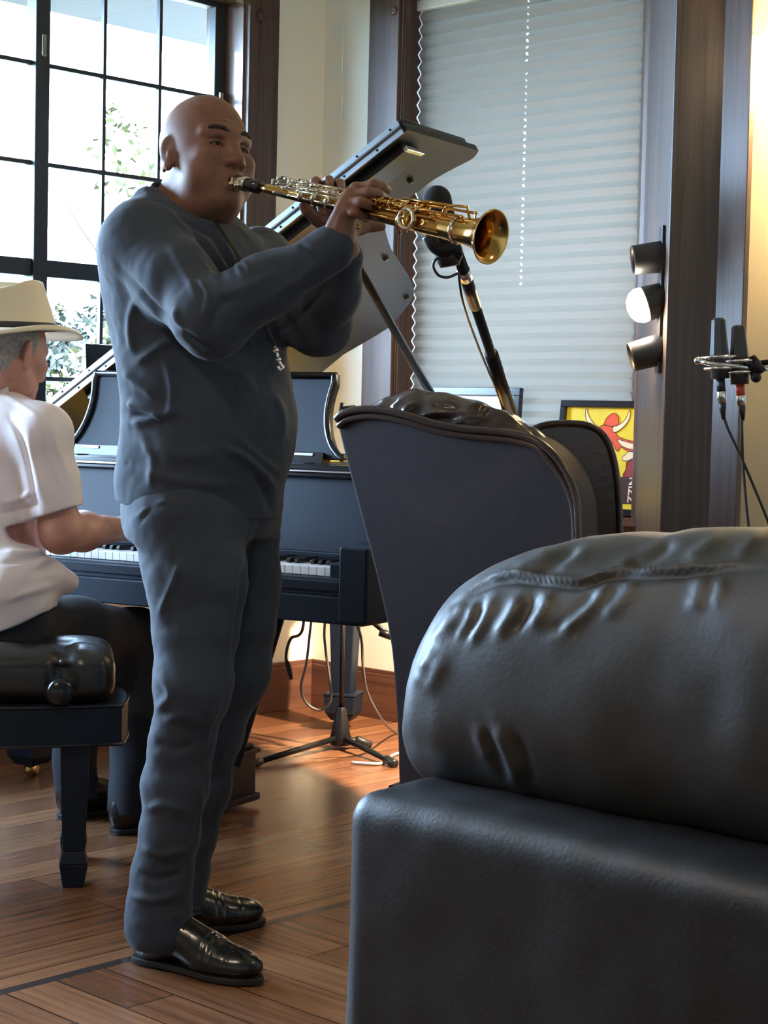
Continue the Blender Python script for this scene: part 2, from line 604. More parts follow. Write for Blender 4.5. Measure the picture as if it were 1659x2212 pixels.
def floor_mat():
    m = bpy.data.materials.new('parquet'); m.use_nodes = True
    nt = m.node_tree; b = nt.nodes['Principled BSDF']; L = nt.links.new
    tc = nt.nodes.new('ShaderNodeTexCoord'); sep = nt.nodes.new('ShaderNodeSeparateXYZ')
    L(tc.outputs['Object'], sep.inputs[0])

    def math_(op, a, v):
        n = nt.nodes.new('ShaderNodeMath'); n.operation = op
        L(a, n.inputs[0]); n.inputs[1].default_value = v
        return n.outputs[0]

    def planks(rotz):
        mp = nt.nodes.new('ShaderNodeMapping'); mp.inputs['Rotation'].default_value = (0, 0, rotz)
        L(tc.outputs['Object'], mp.inputs[0])
        br = nt.nodes.new('ShaderNodeTexBrick')
        br.inputs['Color1'].default_value = (0.17, 0.068, 0.034, 1); br.inputs['Color2'].default_value = (0.31, 0.148, 0.070, 1)
        br.inputs['Mortar'].default_value = (0.035, 0.014, 0.008, 1)
        br.inputs['Scale'].default_value = 1.0; br.inputs['Mortar Size'].default_value = 0.002
        br.inputs['Brick Width'].default_value = 1.5; br.inputs['Row Height'].default_value = 0.115
        L(mp.outputs[0], br.inputs['Vector'])
        st = nt.nodes.new('ShaderNodeMapping'); st.inputs['Scale'].default_value = (1.2, 26, 1)
        L(mp.outputs[0], st.inputs[0])
        n = nt.nodes.new('ShaderNodeTexNoise'); n.inputs['Scale'].default_value = 2.0; n.inputs['Detail'].default_value = 7; n.inputs['Roughness'].default_value = 0.65
        L(st.outputs[0], n.inputs['Vector'])
        r = nt.nodes.new('ShaderNodeValToRGB'); r.color_ramp.elements[0].position = 0.3; r.color_ramp.elements[1].position = 0.75
        r.color_ramp.elements[0].color = (0.45, 0.42, 0.4, 1); r.color_ramp.elements[1].color = (1.25, 1.2, 1.15, 1)
        L(n.outputs['Fac'], r.inputs['Fac'])
        mx = nt.nodes.new('ShaderNodeMixRGB'); mx.blend_type = 'MULTIPLY'; mx.inputs['Fac'].default_value = 1
        L(br.outputs['Color'], mx.inputs[1]); L(r.outputs['Color'], mx.inputs[2])
        return mx.outputs[0]
    p1 = planks(0.0); p2 = planks(math.pi / 2)
    sel = math_('GREATER_THAN', sep.outputs['Y'], 2.02)
    mx = nt.nodes.new('ShaderNodeMixRGB'); L(sel, mx.inputs['Fac']); L(p1, mx.inputs[1]); L(p2, mx.inputs[2])
    d = math_('ABSOLUTE', math_('SUBTRACT', sep.outputs['Y'], 2.02), 0)
    line = math_('LESS_THAN', d, 0.014)
    mx2 = nt.nodes.new('ShaderNodeMixRGB'); L(line, mx2.inputs['Fac']); L(mx.outputs[0], mx2.inputs[1]); mx2.inputs[2].default_value = (0.045, 0.03, 0.025, 1)
    L(mx2.outputs[0], b.inputs['Base Color'])
    b.inputs['Roughness'].default_value = 0.27
    b.inputs['Specular IOR Level'].default_value = 0.6
    n = nt.nodes.new('ShaderNodeTexNoise'); n.inputs['Scale'].default_value = 9; n.inputs['Detail'].default_value = 3
    L(tc.outputs['Object'], n.inputs['Vector'])
    bp = nt.nodes.new('ShaderNodeBump'); bp.inputs['Strength'].default_value = 0.12; bp.inputs['Distance'].default_value = 0.004
    L(n.outputs['Fac'], bp.inputs['Height']); L(bp.outputs['Normal'], b.inputs['Normal'])
    return m


RA, RB, RH = 8.2, 7.2, 3.0


def struct(o, label=None):
    return tag(o, label, None, None, 'structure')


def rbox(name, boxes, m, parent=None, bevel=0.0, label=None, smooth=False):
    """boxes given in room coordinates (a, b, z)"""
    mb = MB(ROOM)
    for lo, hi in boxes: mb.box(lo, hi)
    o = mb.build(name, m, parent, bevel=bevel, M=ROOM if parent is None else None)
    return o


struct(rbox('floor', [((-0.3, -0.3, -0.12), (RA + .1, RB + .1, 0))], floor_mat()), 'reddish brown plank floor with a dark inlaid border strip')
struct(rbox('ceiling', [((-0.25, -0.25, RH), (RA + .1, RB + .1, RH + 0.1))], M_CEIL))
W1 = (0.393, 2.02, 0.80, 2.575)      # a range, z range of the left window opening
W3 = (2.3, 3.8, 0.80, 2.575)
W2 = (0.397, 1.466, 0.795, 2.60)     # b range of the right window
T = 0.2
struct(rbox('wall_left', [((-T, -T, 0), (W1[0], 0, RH)), ((W1[0], -T, 0), (W1[1], 0, W1[2])), ((W1[0], -T, W1[3]), (W1[1], 0, RH)),
                          ((W1[1], -T, 0), (W3[0], 0, RH)), ((W3[0], -T, 0), (W3[1], 0, W3[2])), ((W3[0], -T, W3[3]), (W3[1], 0, RH)),
                          ((W3[1], -T, 0), (RA, 0, RH))], M_WALL), 'cream painted wall behind the piano left of the corner')
struct(rbox('wall_right', [((-T, 0, 0), (0, W2[0], RH)), ((-T, W2[0], 0), (0, W2[1], W2[2])), ((-T, W2[0], W2[3]), (0, W2[1], RH)),
                           ((-T, W2[1], 0), (0, RB, RH))], M_WALL), 'cream painted wall with the blind covered window')
struct(rbox('wall_back', [((RA, -T, 0), (RA + .1, RB + .1, RH))], M_WALL))
struct(rbox('wall_side', [((-T, RB, 0), (RA, RB + .1, RH))], M_WALL))

# casings and reveals
c = 0.022
struct(rbox('trim_1', [((0.25, 0, 0.70), (W1[0], c, 2.74)), ((W1[1], 0, 0.70), (W1[1] + .145, c, 2.74)), ((W1[0], 0, W1[3]), (W1[1], c, 2.74)),
                       ((W1[0], 0, 0.66), (W1[1], c, 0.775))], M_TRIM, bevel=0.003), 'dark stained wood casing around the left window')
struct(rbox('trim_2', [((0, 0.25, 0.66), (c, W2[0], 2.76)), ((0, W2[1], 0.66), (c, 1.60, 2.76)), ((0, W2[0], W2[3]), (c, W2[1], 2.76)),
                       ((0, W2[0], 0.64), (c, W2[1], 0.77))], M_TRIM, bevel=0.003), 'dark stained wood casing around the blind covered window')
e = 0.012
struct(rbox('trim_3', [((W1[0], -T, W1[2]), (W1[0] + e, 0, W1[3])), ((W1[1] - e, -T, W1[2]), (W1[1], 0, W1[3])), ((W1[0], -T, W1[3] - e), (W1[1], 0, W1[3])),
                       ((W1[0], -T, W1[2] - .02), (W1[1], 0.05, W1[2] + .005))], M_REVEAL), 'wooden reveal and sill of the left window')
struct(rbox('trim_4', [((-T, W2[0], W2[2]), (0, W2[0] + e, W2[3])), ((-T, W2[1] - e, W2[2]), (0, W2[1], W2[3])), ((-T, W2[0], W2[3] - e), (0, W2[1], W2[3])),
                       ((-T, W2[0], W2[2] - .025), (0.045, W2[1], W2[2])), ((-.0, W2[1], W2[2] - .025), (0.045, 1.60, W2[2]))], M_TRIM), 'wooden reveal and sill of the blind covered window')
# corner post and the board beside it
p0 = P(1440, 700, 5.12); p1 = P(1550, 700, 5.12)
mb = MB(); mb.box((p0[0], 5.12, 0), (p1[0], 5.80, RH))
struct(mb.build('trim_5', M_POST, bevel=0.004), 'wide grey brown wooden post between window and lamp lit wall')
def on_a(px, py, a):
    d = ray(px, py); o = CORNER + A_AX * a
    q = CAMPOS + d * (((o - CAMPOS) @ A_AX) / (d @ A_AX)) - CORNER
    return q @ B_AX


struct(rbox('trim_6', [((.285, on_a(1546, 600, .31), 0), (.31, on_a(1607, 600, .31), RH))], M_BOARD, bevel=0.003), 'wooden board beside the post catching window light')
struct(rbox('baseboard_left', [((0, 0, 0), (W3[0], 0.018, 0.165)), ((0, 0, 0.165), (W3[0], 0.012, 0.18))], M_BASE, bevel=0.002))
struct(rbox('baseboard_right', [((0, 0.018, 0), (0.018, 1.6, 0.165)), ((0, 0.012, 0.165), (0.012, 1.6, 0.18)), ((0, 1.868, 0), (0.018, RB, 0.165))], M_BASE_Y, bevel=0.002))
for nm, ctr, M4 in (('trim_7', (0.485, 0.0, 2.508), 'b'), ('trim_8', (0.0, 0.43, 2.625), 'a')):
    pass


def plug(name, a, b, z, along):
    mb = MB()
    o = RM(a, b, z)
    ax = B_AX if along == 'b' else A_AX
    oth = A_AX if along == 'b' else B_AX
    M = frame(o, oth, np.cross(ax, oth), ax)
    mb.lathe([(0.017, -0.005), (0.017, 0.004), (0.012, 0.009), (0.006, 0.007), (0.0005, 0.007)], 16, M)
    return struct(mb.build(name, M_TRIM, smooth=True), 'round wooden plug in the window casing corner')


plug('trim_7', 0.345, c, 2.515, 'b')
plug('trim_8', c, 0.372, 2.545, 'a')

# left window: two casements over fixed lower lights, thin glazing bars
win = thing('window_1', RM(1.2, -0.12, W1[2]), None, None)
struct(win, 'tall gridded window with dark metal frame behind the pianist')
b0, b1 = -0.135, -0.095
fr = [((W1[0] + e, b0, W1[2]), (0.452, b1, W1[3] - e)), ((1.172, b0, W1[2]), (1.228, b1 + .012, W1[3] - e)), ((1.948, b0, W1[2]), (W1[1] - e, b1, W1[3] - e)),
      ((0.452, b0, 2.545), (1.172, b1, W1[3] - e)), ((1.228, b0, 2.545), (1.948, b1, W1[3] - e)),
      ((0.452, b0, 1.535), (1.172, b1, 1.592)), ((1.228, b0, 1.535), (1.948, b1, 1.592)),
      ((0.452, b0, W1[2]), (1.172, b1, 0.845)), ((1.228, b0, W1[2]), (1.948, b1, 0.845))]
rbox('window_frame', fr, M_SASH, win, bevel=0.003)
bars = []
for a0 in (0.452, 1.228):
    for k in (1, 2):
        x = a0 + 0.24 * k
        bars += [((x - .0065, -.122, 0.845), (x + .0065, -.106, 1.535)), ((x - .0065, -.122, 1.592), (x + .0065, -.106, 2.545))]
    for z in (2.228, 1.905, 1.20):
        bars.append(((a0, -.123, z - .007), (a0 + .72, -.105, z + .007)))
rbox('glazing_bars', bars, M_SASH, win)
rbox('glass', [((0.45, -.117, 0.84), (1.175, -.113, 2.55)), ((1.225, -.117, 0.84), (1.95, -.113, 2.55))], M_GLASS, win)
for a_, z_ in ((1.2, 2.285), (0.432, 2.21)):
    rbox('hinge', [((a_ - .009, b1 + .010, z_ - .035), (a_ + .009, b1 + .018, z_ + .035))], M_STEEL, win, bevel=0.002, label='bright metal hinge')
# a second window further along the same wall lights the piano front
for wn_, W_ in (('window_3', W3),):
    m_ = (W_[0] + W_[1]) / 2
    win3 = struct(thing(wn_, RM(m_, -0.12, W_[2]), None, None))
    rbox('window_frame', [((W_[0], b0, W_[2]), (W_[0] + .05, b1, W_[3])), ((W_[1] - .05, b0, W_[2]), (W_[1], b1, W_[3])), ((m_ - .03, b0, W_[2]), (m_ + .03, b1, W_[3])),
                          ((W_[0], b0, 1.54), (W_[1], b1, 1.59)), ((W_[0], b0, W_[3] - .05), (W_[1], b1, W_[3])), ((W_[0], b0, W_[2]), (W_[1], b1, W_[2] + .05))], M_SASH, win3)
    rbox('glass', [((W_[0], -.117, W_[2]), (W_[1], -.113, W_[3]))], M_GLASS, win3)

# right window behind the blind
win2 = struct(thing('window_2', RM(-0.16, 0.93, W2[2]), None, None), 'window behind the pleated blind')
rbox('window_frame', [((-.19, W2[0] + e, W2[2]), (-.145, W2[0] + .06, W2[3])), ((-.19, W2[1] - .06, W2[2]), (-.145, W2[1] - e, W2[3])), ((-.19, W2[0], W2[3] - .06), (-.145, W2[1], W2[3])),
                      ((-.19, W2[0], W2[2]), (-.145, W2[1], W2[2] + .05))], mat('white_window_vinyl', (0.7, 0.7, 0.72), 0.5), win2)
rbox('glass', [((-.17, W2[0] + .05, W2[2] + .04), (-.166, W2[1] - .05, W2[3] - .05))], M_GLASS, win2)

# outside: porch soffit, lawn
struct(rbox('roof_soffit', [((-6, -0.80, 2.60), (8, -0.2, 2.66)), ((-6, -0.84, 2.60), (8, -0.80, 2.80))], mat('grey_soffit_boards', (0.030, 0.030, 0.030), 0.7)), 'grey boarded roof overhang outside the left window')
struct(rbox('roof_soffit', [((-0.95, -0.2, 2.66), (-0.2, 8, 2.72))], bpy.data.materials['grey_soffit_boards']), 'roof overhang outside the blind covered window')
mb = MB(); mb.box((-70, -30, -0.5), (60, 90, -0.35))
struct(mb.build('lawn', mat('sunlit_lawn', (0.045, 0.044, 0.001), 0.9, var=0.35, vscale=0.8)), 'sunlit yellow green lawn outside')

mb = MB(ROOM); mb.box((-9, -6, -0.36), (-0.25, 12, -0.30))  # unseen slab, added to keep green lawn bounce off the blind
struct(mb.build('bounce_slab', mat('pale_bounce', (0.30, 0.29, 0.28), 0.9, var=.1), M=ROOM), 'unseen pale slab added outside the blind covered window against green bounce')

# ================================================================ things on the windows and walls
# trees seen through the left window
M_LEAF = mat('pale_green_leaves', (0.034, 0.036, 0.004), 0.8, var=0.6, vscale=0.7)
M_LEAF2 = mat('blue_green_leaves', (0.014, 0.017, 0.009), 0.8, var=0.6, vscale=0.7)
M_BARK = mat('bark', (0.02, 0.016, 0.012), 0.9)


def tree(px, Y, h, blobs, n, leafmat, label, seed, leaf=0.085, trunk=0.14):
    r = random.Random(seed); g = np.random.default_rng(seed)
    base = P(px, 900, Y); base[2] = -0.4
    t = thing('tree', base, label, 'tree', 'trees on the lawn outside')
    mb = MB()
    pts = [base + np.array([0, 0, 0.0]), base + np.array([0.1, 0, h * .35]), base + np.array([-.05, 0.1, h * .7])]
    mb.tube(spline(pts, 4), np.linspace(trunk, trunk * .5, 9), 8)
    for k in range(5):
        a = k * 1.3
        s = base + np.array([0, 0, h * (.35 + .06 * k)])
        mb.tube(spline([s, s + np.array([math.cos(a) * h * .1, math.sin(a) * h * .1, h * .1]), s + np.array([math.cos(a) * h * .22, math.sin(a) * h * .2, h * .25])], 3), np.linspace(trunk * .5, trunk * .12, 7), 6)
    mb.build('trunk', M_BARK, t, smooth=True)
    vs, fs = [], []
    for (dx, dy, dz, rr) in blobs:
        m = int(n * 7 * rr * rr)
        d = g.normal(size=(m, 3)); d /= np.linalg.norm(d, axis=1)[:, None]
        c = base + np.array([dx, dy, dz]) + d * rr * (0.55 + 0.5 * g.random((m, 1)))
        u = g.normal(size=(m, 3)); u /= np.linalg.norm(u, axis=1)[:, None]
        w = np.cross(u, d); w /= np.linalg.norm(w, axis=1)[:, None] + 1e-9
        s = leaf * (0.6 + 0.8 * g.random((m, 1)))
        q = np.stack([c - u * s, c + w * s * .5, c + u * s, c - w * s * .5], 1)
        k0 = sum(len(x) for x in vs)
        vs.append(q.reshape(-1, 3)); fs.append(np.arange(m * 4).reshape(-1, 4) + k0)
    mesh_obj('crown', np.concatenate(vs), np.concatenate(fs), leafmat, t)
    return t


tree(175, 26, 3.6, [(0, 0, 1.7, 1.2), (0.6, .2, 2.3, .9), (-.8, 0, 1.5, .9), (1.2, 0, 1.5, .8), (.2, 0, .9, 1.0)], 420, M_LEAF2, 'blue green bushy tree seen through the pane beside the hat', 3)
tree(60, 30, 4.4, [(0, 0, 2.0, 1.3), (-.8, 0, 2.6, 1.0), (.7, 0, 1.6, 1.1)], 330, M_LEAF, 'yellow green tree outside behind the white hat', 5)
tree(262, 24, 6.0, [(0, 0, 4.9, .55), (.25, 0, 4.5, .4), (-.2, 0, 5.3, .35)], 60, M_LEAF, 'tall thin tree with sparse leaves outside the upper panes', 8, 0.07, 0.035)
tree(300, 22, 3.2, [(0, 0, 1.6, 1.0), (.5, 0, 1.0, .9), (-.5, 0, 1.2, .9)], 420, M_LEAF, 'leafy tree outside hidden mostly behind the saxophonist', 9)

# pleated blind with lift-cord holes
def blind_mat():
    m = bpy.data.materials.new('translucent_blind_fabric'); m.use_nodes = True
    nt = m.node_tree; nt.nodes.remove(nt.nodes['Principled BSDF'])
    d = nt.nodes.new('ShaderNodeBsdfDiffuse'); d.inputs['Color'].default_value = (0.145, 0.125, 0.102, 1)
    t = nt.nodes.new('ShaderNodeBsdfTranslucent'); t.inputs['Color'].default_value = (0.66, 0.61, 0.52, 1)
    mx = nt.nodes.new('ShaderNodeMixShader'); mx.inputs['Fac'].default_value = 0.035
    nt.links.new(d.outputs[0], mx.inputs[1]); nt.links.new(t.outputs[0], mx.inputs[2]); nt.links.new(mx.outputs[0], nt.nodes['Material Output'].inputs['Surface'])
    return m


M_BLIND = blind_mat()
bl = thing('pleated_blind', RM(-0.08, 0.93, 0.85), 'pale pleated window blind drawn down with a vertical row of cord holes', 'blind')
pitch = 0.0445
zt, zb = 2.555, 0.86
npl = int((zt - zb) / pitch * 2)
edge0, edge1, cord = 0.412, 1.451, 0.905
rows, cols = [], [edge0, cord - .0035, cord + .0035, edge1]
vs, fs = [], []
for i in range(npl):
    z0 = zt - i * pitch / 2; z1 = z0 - pitch / 2
    a0 = -0.088 + (0.017 if i % 2 else 0); a1 = -0.088 + (0 if i % 2 else 0.017)
    ss = [0, .35, .65, 1.0]
    k0 = len(vs)
    for s in ss:
        for b in cols: vs.append(RM(a0 + (a1 - a0) * s, b, z0 + (z1 - z0) * s))
    for r_ in range(3):
        for k in range(3):
            if r_ == 1 and k == 1 and z0 > 1.56 and i != 11 and i != 30: continue
            q = k0 + r_ * 4 + k
            fs.append((q, q + 1, q + 5, q + 4))
mesh_obj('pleated_fabric', np.array(vs), fs, M_BLIND, bl)
rbox('headrail', [((-.10, edge0 - .008, zt - .002), (-.058, edge1 + .006, zt + .038))], mat('white_headrail', (0.75, 0.74, 0.70), 0.5), bl, bevel=0.004)
rbox('bottom_rail', [((-.095, edge0, zb - .03), (-.065, edge1, zb))], bpy.data.materials['white_headrail'], bl, bevel=0.003)

# hooked white cord hanging on the wall by the corner
hk = [RM(0.012, .103, 2.53), RM(0.012, .108, 2.45), RM(.012, .106, 2.38), RM(.012, .112, 2.30), RM(.012, .108, 2.22), RM(.014, .112, 2.18), RM(.016, .125, 2.163), RM(.015, .14, 2.166), RM(.012, .145, 2.19)]
mb = MB(); mb.tube(spline(hk, 6), 0.0022, 6)
tag(mb.build('hanging_cord', mat('white_cord', (0.85, 0.85, 0.8), 0.5), smooth=True), 'thin white hooked cord hanging on the cream wall by the corner', 'cord')


# framed pictures
def picture(name, label, o, xdir, tilt, w, h, bar, m_frame, m_art, cat='picture', depth=0.02):
    """o: lower left corner, xdir: along the lower edge, leaning back by tilt degrees"""
    x = unit(xdir); nrm = np.cross(x, Z_AX)          # faces the room
    t = math.radians(tilt)
    up = Z_AX * math.cos(t) - nrm * math.sin(t)
    M = frame(o, x, up, np.cross(x, up))
    t_ = thing(name, o + x * w / 2, label, cat)
    mb = MB(M)
    for lo, hi in (((0, 0, 0), (w, bar, depth)), ((0, h - bar, 0), (w, h, depth)), ((0, bar, 0), (bar, h - bar, depth)), ((w - bar, bar, 0), (w, h - bar, depth))):
        mb.box(lo, hi)
    mb.build('frame', m_frame, t_, bevel=0.002)
    MB(M).box((bar * .8, bar * .8, 0.002), (w - bar * .8, h - bar * .8, 0.008)).build('print', m_art, t_)
    return t_, M


M_BLACKF = mat('black_frame_lacquer', (0.012, 0.014, 0.02), 0.25)
M_POSTER = mat('yellow_poster', (0.80, 0.68, 0.02), 0.6, var=0.12, vscale=5)
po = RM(-0.012, 1.13, 0.797)
pic, PM = picture('framed_poster', 'black framed yellow poster of a red horned bull on the window sill', po, B_AX, 6, 0.42, 0.372, 0.022, M_BLACKF, M_POSTER)
ZP = 0.0085


def poly_part(name, pts, m, z0=ZP, th=0.0008, parent=pic):
    mb = MB(PM); mb.prism(pts, z0, z0 + th)
    return mb.build(name, m, parent)


def pp(px, py):                 # photograph position on the poster plane
    d = ray(px, py); n = PM[:3, 2]; s = ((PM[:3, 3] + n * ZP - CAMPOS) @ n) / (d @ n)
    q = CAMPOS + d * s - PM[:3, 3]
    return (q @ PM[:3, 0], q @ PM[:3, 1])


def outl(pix, n=5, closed=True):
    q = [pp(*p) for p in pix]
    q = spline([(x, y, 0) for x, y in q + ([q[0]] if closed else [])], n)
    return [(float(a), float(b)) for a, b, _ in (q[:-1] if closed else q)]


M_RED = mat('poster_red', (0.75, 0.09, 0.02), 0.6); M_CREAM = mat('poster_cream', (0.85, 0.78, 0.55), 0.6)
M_INK = mat('poster_ink', (0.05, 0.012, 0.01), 0.6); M_DRED = mat('poster_dark_red', (0.30, 0.03, 0.02), 0.6)
M_WHITEP = mat('poster_white', (0.85, 0.83, 0.80), 0.6)


def cw(pl):
    a = sum(pl[i][0] * pl[(i + 1) % len(pl)][1] - pl[(i + 1) % len(pl)][0] * pl[i][1] for i in range(len(pl)))
    return pl if a > 0 else pl[::-1]


def shape(name, pix, m, z=ZP, ink=True, n=5):
    q = cw(outl(pix, n))
    poly_part(name, q, m, z)
    if ink:
        mb = MB(PM); mb.tube([(x, y, z + .0008) for x, y in q + [q[0]]], 0.0011, 5)
        mb.build('outline', M_INK, pic)


shape('bull_head', [(1295, 922), (1306, 918), (1322, 922), (1330, 935), (1338, 944), (1356, 951), (1380, 957), (1380, 976), (1356, 974), (1342, 966), (1334, 975), (1322, 955), (1306, 940)], M_RED)
shape('bull_muzzle', [(1333, 948), (1352, 954), (1378, 962), (1378, 972), (1354, 968), (1340, 960)], M_CREAM, ZP + .001)
shape('bull_horn', [(1269, 884), (1271, 895), (1277, 907), (1286, 919), (1278, 917), (1268, 910), (1265, 896), (1266, 884)], M_CREAM)
shape('bull_horn', [(1325, 922), (1340, 916), (1352, 905), (1359, 890), (1362, 886), (1361, 902), (1352, 918), (1338, 930), (1328, 934), (1323, 929)], M_CREAM, ZP + .001)
shape('bull_ear', [(1305, 917), (1310, 905), (1319, 896), (1329, 893), (1336, 900), (1337, 912), (1334, 919), (1322, 921)], M_RED, ZP + .0012)
shape('bull_hand', [(1350, 983), (1361, 975), (1380, 982), (1380, 990), (1358, 995), (1346, 995), (1344, 988)], M_CREAM)
shape('bull_arm', [(1353, 1000), (1366, 991), (1380, 995), (1380, 1020), (1362, 1030), (1346, 1028), (1352, 1014)], M_DRED)
poly_part('poster_band', cw([pp(1335, 1030), pp(1400, 1030), pp(1400, 1090), pp(1335, 1088)]), M_INK)


def text_mesh(name, body, size, M, m, parent, extrude=0.0006):
    cu = bpy.data.curves.new(name, 'FONT'); cu.body = body; cu.size = size; cu.extrude = extrude; cu.offset = size * 0.02
    o = bpy.data.objects.new(name, cu); COL.objects.link(o)
    me = bpy.data.meshes.new_from_object(o.evaluated_get(bpy.context.evaluated_depsgraph_get()))
    bpy.data.objects.remove(o); bpy.data.curves.remove(cu)
    v = np.array([list(q.co) for q in me.vertices]); f = [tuple(q.vertices) for q in me.polygons]
    bpy.data.meshes.remove(me)
    v = v @ M[:3, :3].T + M[:3, 3]
    return mesh_obj(name, v, f, m, parent)


q0 = np.array(pp(1369, 1087)); q1 = np.array(pp(1369, 1030))
# lettering runs upward along the poster
o3 = PM[:3, 3] + PM[:3, 0] * q0[0] + PM[:3, 1] * q0[1] + PM[:3, 2] * (ZP + .0012)
TM = frame(o3, PM[:3, 1] * 1.0, -PM[:3, 0], PM[:3, 2])
text_mesh('poster_lettering', 'ZZIN', 0.036, TM, M_WHITEP, pic)

pm2 = mat('pale_blue_print', (0.62, 0.72, 0.80), 0.4)
pic2, _ = picture('framed_print', 'black framed pale print on the sill behind the armchair', RM(-0.04, 0.50, 0.797), B_AX, 4, 0.44, 0.412, 0.028, M_BLACKF, pm2)
pic3, _ = picture('framed_photograph', 'black framed grey picture on the left window sill beside the piano lid', RM(1.045, -0.025, 0.806), -A_AX, 4, 0.34, 0.515, 0.045, M_BLACKF, mat('grey_print', (0.24, 0.25, 0.26), 0.4))

# three-shade spot fixture on the left side of the post
M_SHADE = mat('matt_black_shade', (0.022, 0.023, 0.024), 0.45)
M_LAMPG = emit('lit_lamp_glass', (1.0, 0.93, 0.8), 30)
fx = thing('spotlight_bar', P(1438, 690, 5.5), 'black bar with three spotlight shades on the side of the wooden post, middle one lit', 'light')
xp = p0[0]
MB().box((xp - .010, 5.19, P(1440, 806, 5.2)[2]), (xp - .0005, 5.26, P(1440, 487, 5.2)[2])).build('mounting_plate', M_SHADE, fx, bevel=0.002)


def shade_cone(axis_px, tip_px, r0, r1, Y=5.22, lit=False):
    a = P(*axis_px, Y); b = P(*tip_px, Y)
    d = unit(b - a); L = np.linalg.norm(b - a)
    x = unit(np.cross(d, [0, 1, 0])); M = frame(a, x, np.cross(d, x), d)
    mb = MB(M)
    prof = [(0.006, 0), (r0 * .8, 0.002), (r0, L * .12), (r0 + (r1 - r0) * .5, L * .55), (r1, L * .93), (r1 * .985, L), (r1 * .93, L), (r1 * .9, L * .9), (r0 * .8, L * .2), (0.006, L * .15)]
    mb.lathe(prof, 28, caps=False)
    s = mb.build('lamp_shade', M_SHADE, fx, smooth=True)
    mb = MB(); k = np.array([xp - .004, Y, a[2]])
    mb.tube([k, a + d * .02], 0.008, 8)
    mb.sphere(k + np.array([-.012, -.02, -.02]), 0.007)
    mb.build('swivel', M_STEEL, s, smooth=True)
    if lit:
        mb = MB(M)
        mb.lathe([(0.012, L * .25), (r1 * .55, L * .5), (r1 * .87, L * .85), (r1 * .98, L * 1.06), (r1 * .98, L * 1.25), (r1 * .8, L * 1.5), (r1 * .45, L * 1.66), (0.002, L * 1.72)], 24, caps=False)
        mb.build('lamp_bulb', M_LAMPG, s, smooth=True)
    return a, b, d


shade_cone((1443, 553), (1366, 562), 0.047, 0.043)
A2, B2, D2 = shade_cone((1446, 640), (1393, 657), 0.046, 0.052, lit=True)
shade_cone((1443, 750), (1362, 772), 0.047, 0.043)
lamp('spotlight_bar_lamp', 'SPOT', B2 + D2 * 0.12, 190.0, (1.0, 0.76, 0.52), (-.32, 5.75, .1), size=0.03, spot=1.65)
lamp('spotlight_bar_lamp', 'POINT', B2 + D2 * 0.11 + np.array([0, 0, -.03]), 2.2, (1.0, 0.62, 0.30), size=0.03)

# wall sconce at the right edge
sx = P(1694, 152, 5.06)
sc = thing('wall_sconce', sx + np.array([0, 0, -.12]), 'glowing wall sconce on the cream wall beside the wooden board', 'light')
Ms = frame(sx, A_AX, B_AX, Z_AX)
MB(Ms).lathe([(0.055, -.09), (0.075, -.06), (0.085, 0.0), (0.085, 0.08), (0.07, 0.1)], 24, caps=False).build('lamp_shade', emit('sconce_glow', (1.0, 0.80, 0.45), 14), sc, smooth=True)
wb = CORNER + A_AX * 0.0 + B_AX * ((sx - CORNER) @ B_AX) + Z_AX * sx[2]
mb = MB(); mb.tube([wb + A_AX * .002, wb + A_AX * .03, sx + Z_AX * -.10, sx + Z_AX * -.06], 0.012, 8)
mb.lathe([(0.05, 0), (0.05, .012), (0.02, .02), (0.001, .02)], 20, frame(wb, B_AX, Z_AX, A_AX))
mb.build('bracket', mat('bronze_bracket', (0.10, 0.06, 0.03), 0.35, 0.8), sc, smooth=True)
lamp('wall_sconce_lamp', 'POINT', sx + np.array([0, 0, 0.0]), 9, (1.0, 0.66, 0.33), size=0.06)

# ================================================================ grand piano
_t = math.radians(30)
E1 = np.array([math.cos(_t), -math.sin(_t), 0]); E2 = np.array([math.sin(_t), math.cos(_t), 0])
KEYR = F(720, 1225, 0.73)
PK = KEYR - 0.613 * E1; PK[2] = 0
PF = frame(PK, E1, E2, Z_AX)


def PL(x, y, z): return PK + x * E1 + y * E2 + z * Z_AX


def hitp(px, py, o, n):
    d = ray(px, py); return CAMPOS + d * (((o - CAMPOS) @ n) / (d @ n))


def loc_p(w): q = w - PK; return np.array([q @ E1, q @ E2, q[2]])


M_EBONY = mat('black_piano_satin', (0.007, 0.012, 0.023), 0.5, spec=0.25, bump=0.02, bscale=30)  # black finish; blue in the base colour stands in for reflected sky
M_EBONYM = mat('black_piano_polish', (0.008, 0.009, 0.012), 0.2, spec=0.5)
M_IVORY = mat('white_key', (0.78, 0.78, 0.76), 0.25)
M_BKEY = mat('black_key', (0.012, 0.012, 0.014), 0.3)
M_GOLDP = mat('gold_iron_plate', (0.80, 0.52, 0.08), 0.4, 0.4)
M_BRASS = mat('brass', (0.75, 0.52, 0.2), 0.25, 1.0)
pn = thing('grand_piano', PK, 'black grand piano with raised lid, curved music desk and open keyboard', 'piano', M=PF)


def pbox(name, boxes, m, parent=None, bevel=0.004):
    mb = MB(PF)
    for lo, hi in boxes: mb.box(lo, hi)
    return mb.build(name, m, parent or pn, bevel=bevel, M=PF)


HW = 0.735
outline = [(-HW, 0.20), (-HW, 1.0), (-HW + .01, 1.35), (-.66, 1.60), (-.52, 1.75), (-.34, 1.78), (-.20, 1.68), (-.08, 1.48), (.08, 1.28), (.32, 1.10), (.56, .93), (.69, .74), (HW, .55), (HW, .20)]
oc = [(p[0], p[1]) for p in spline([(a, b, 0) for a, b in outline], 6)]


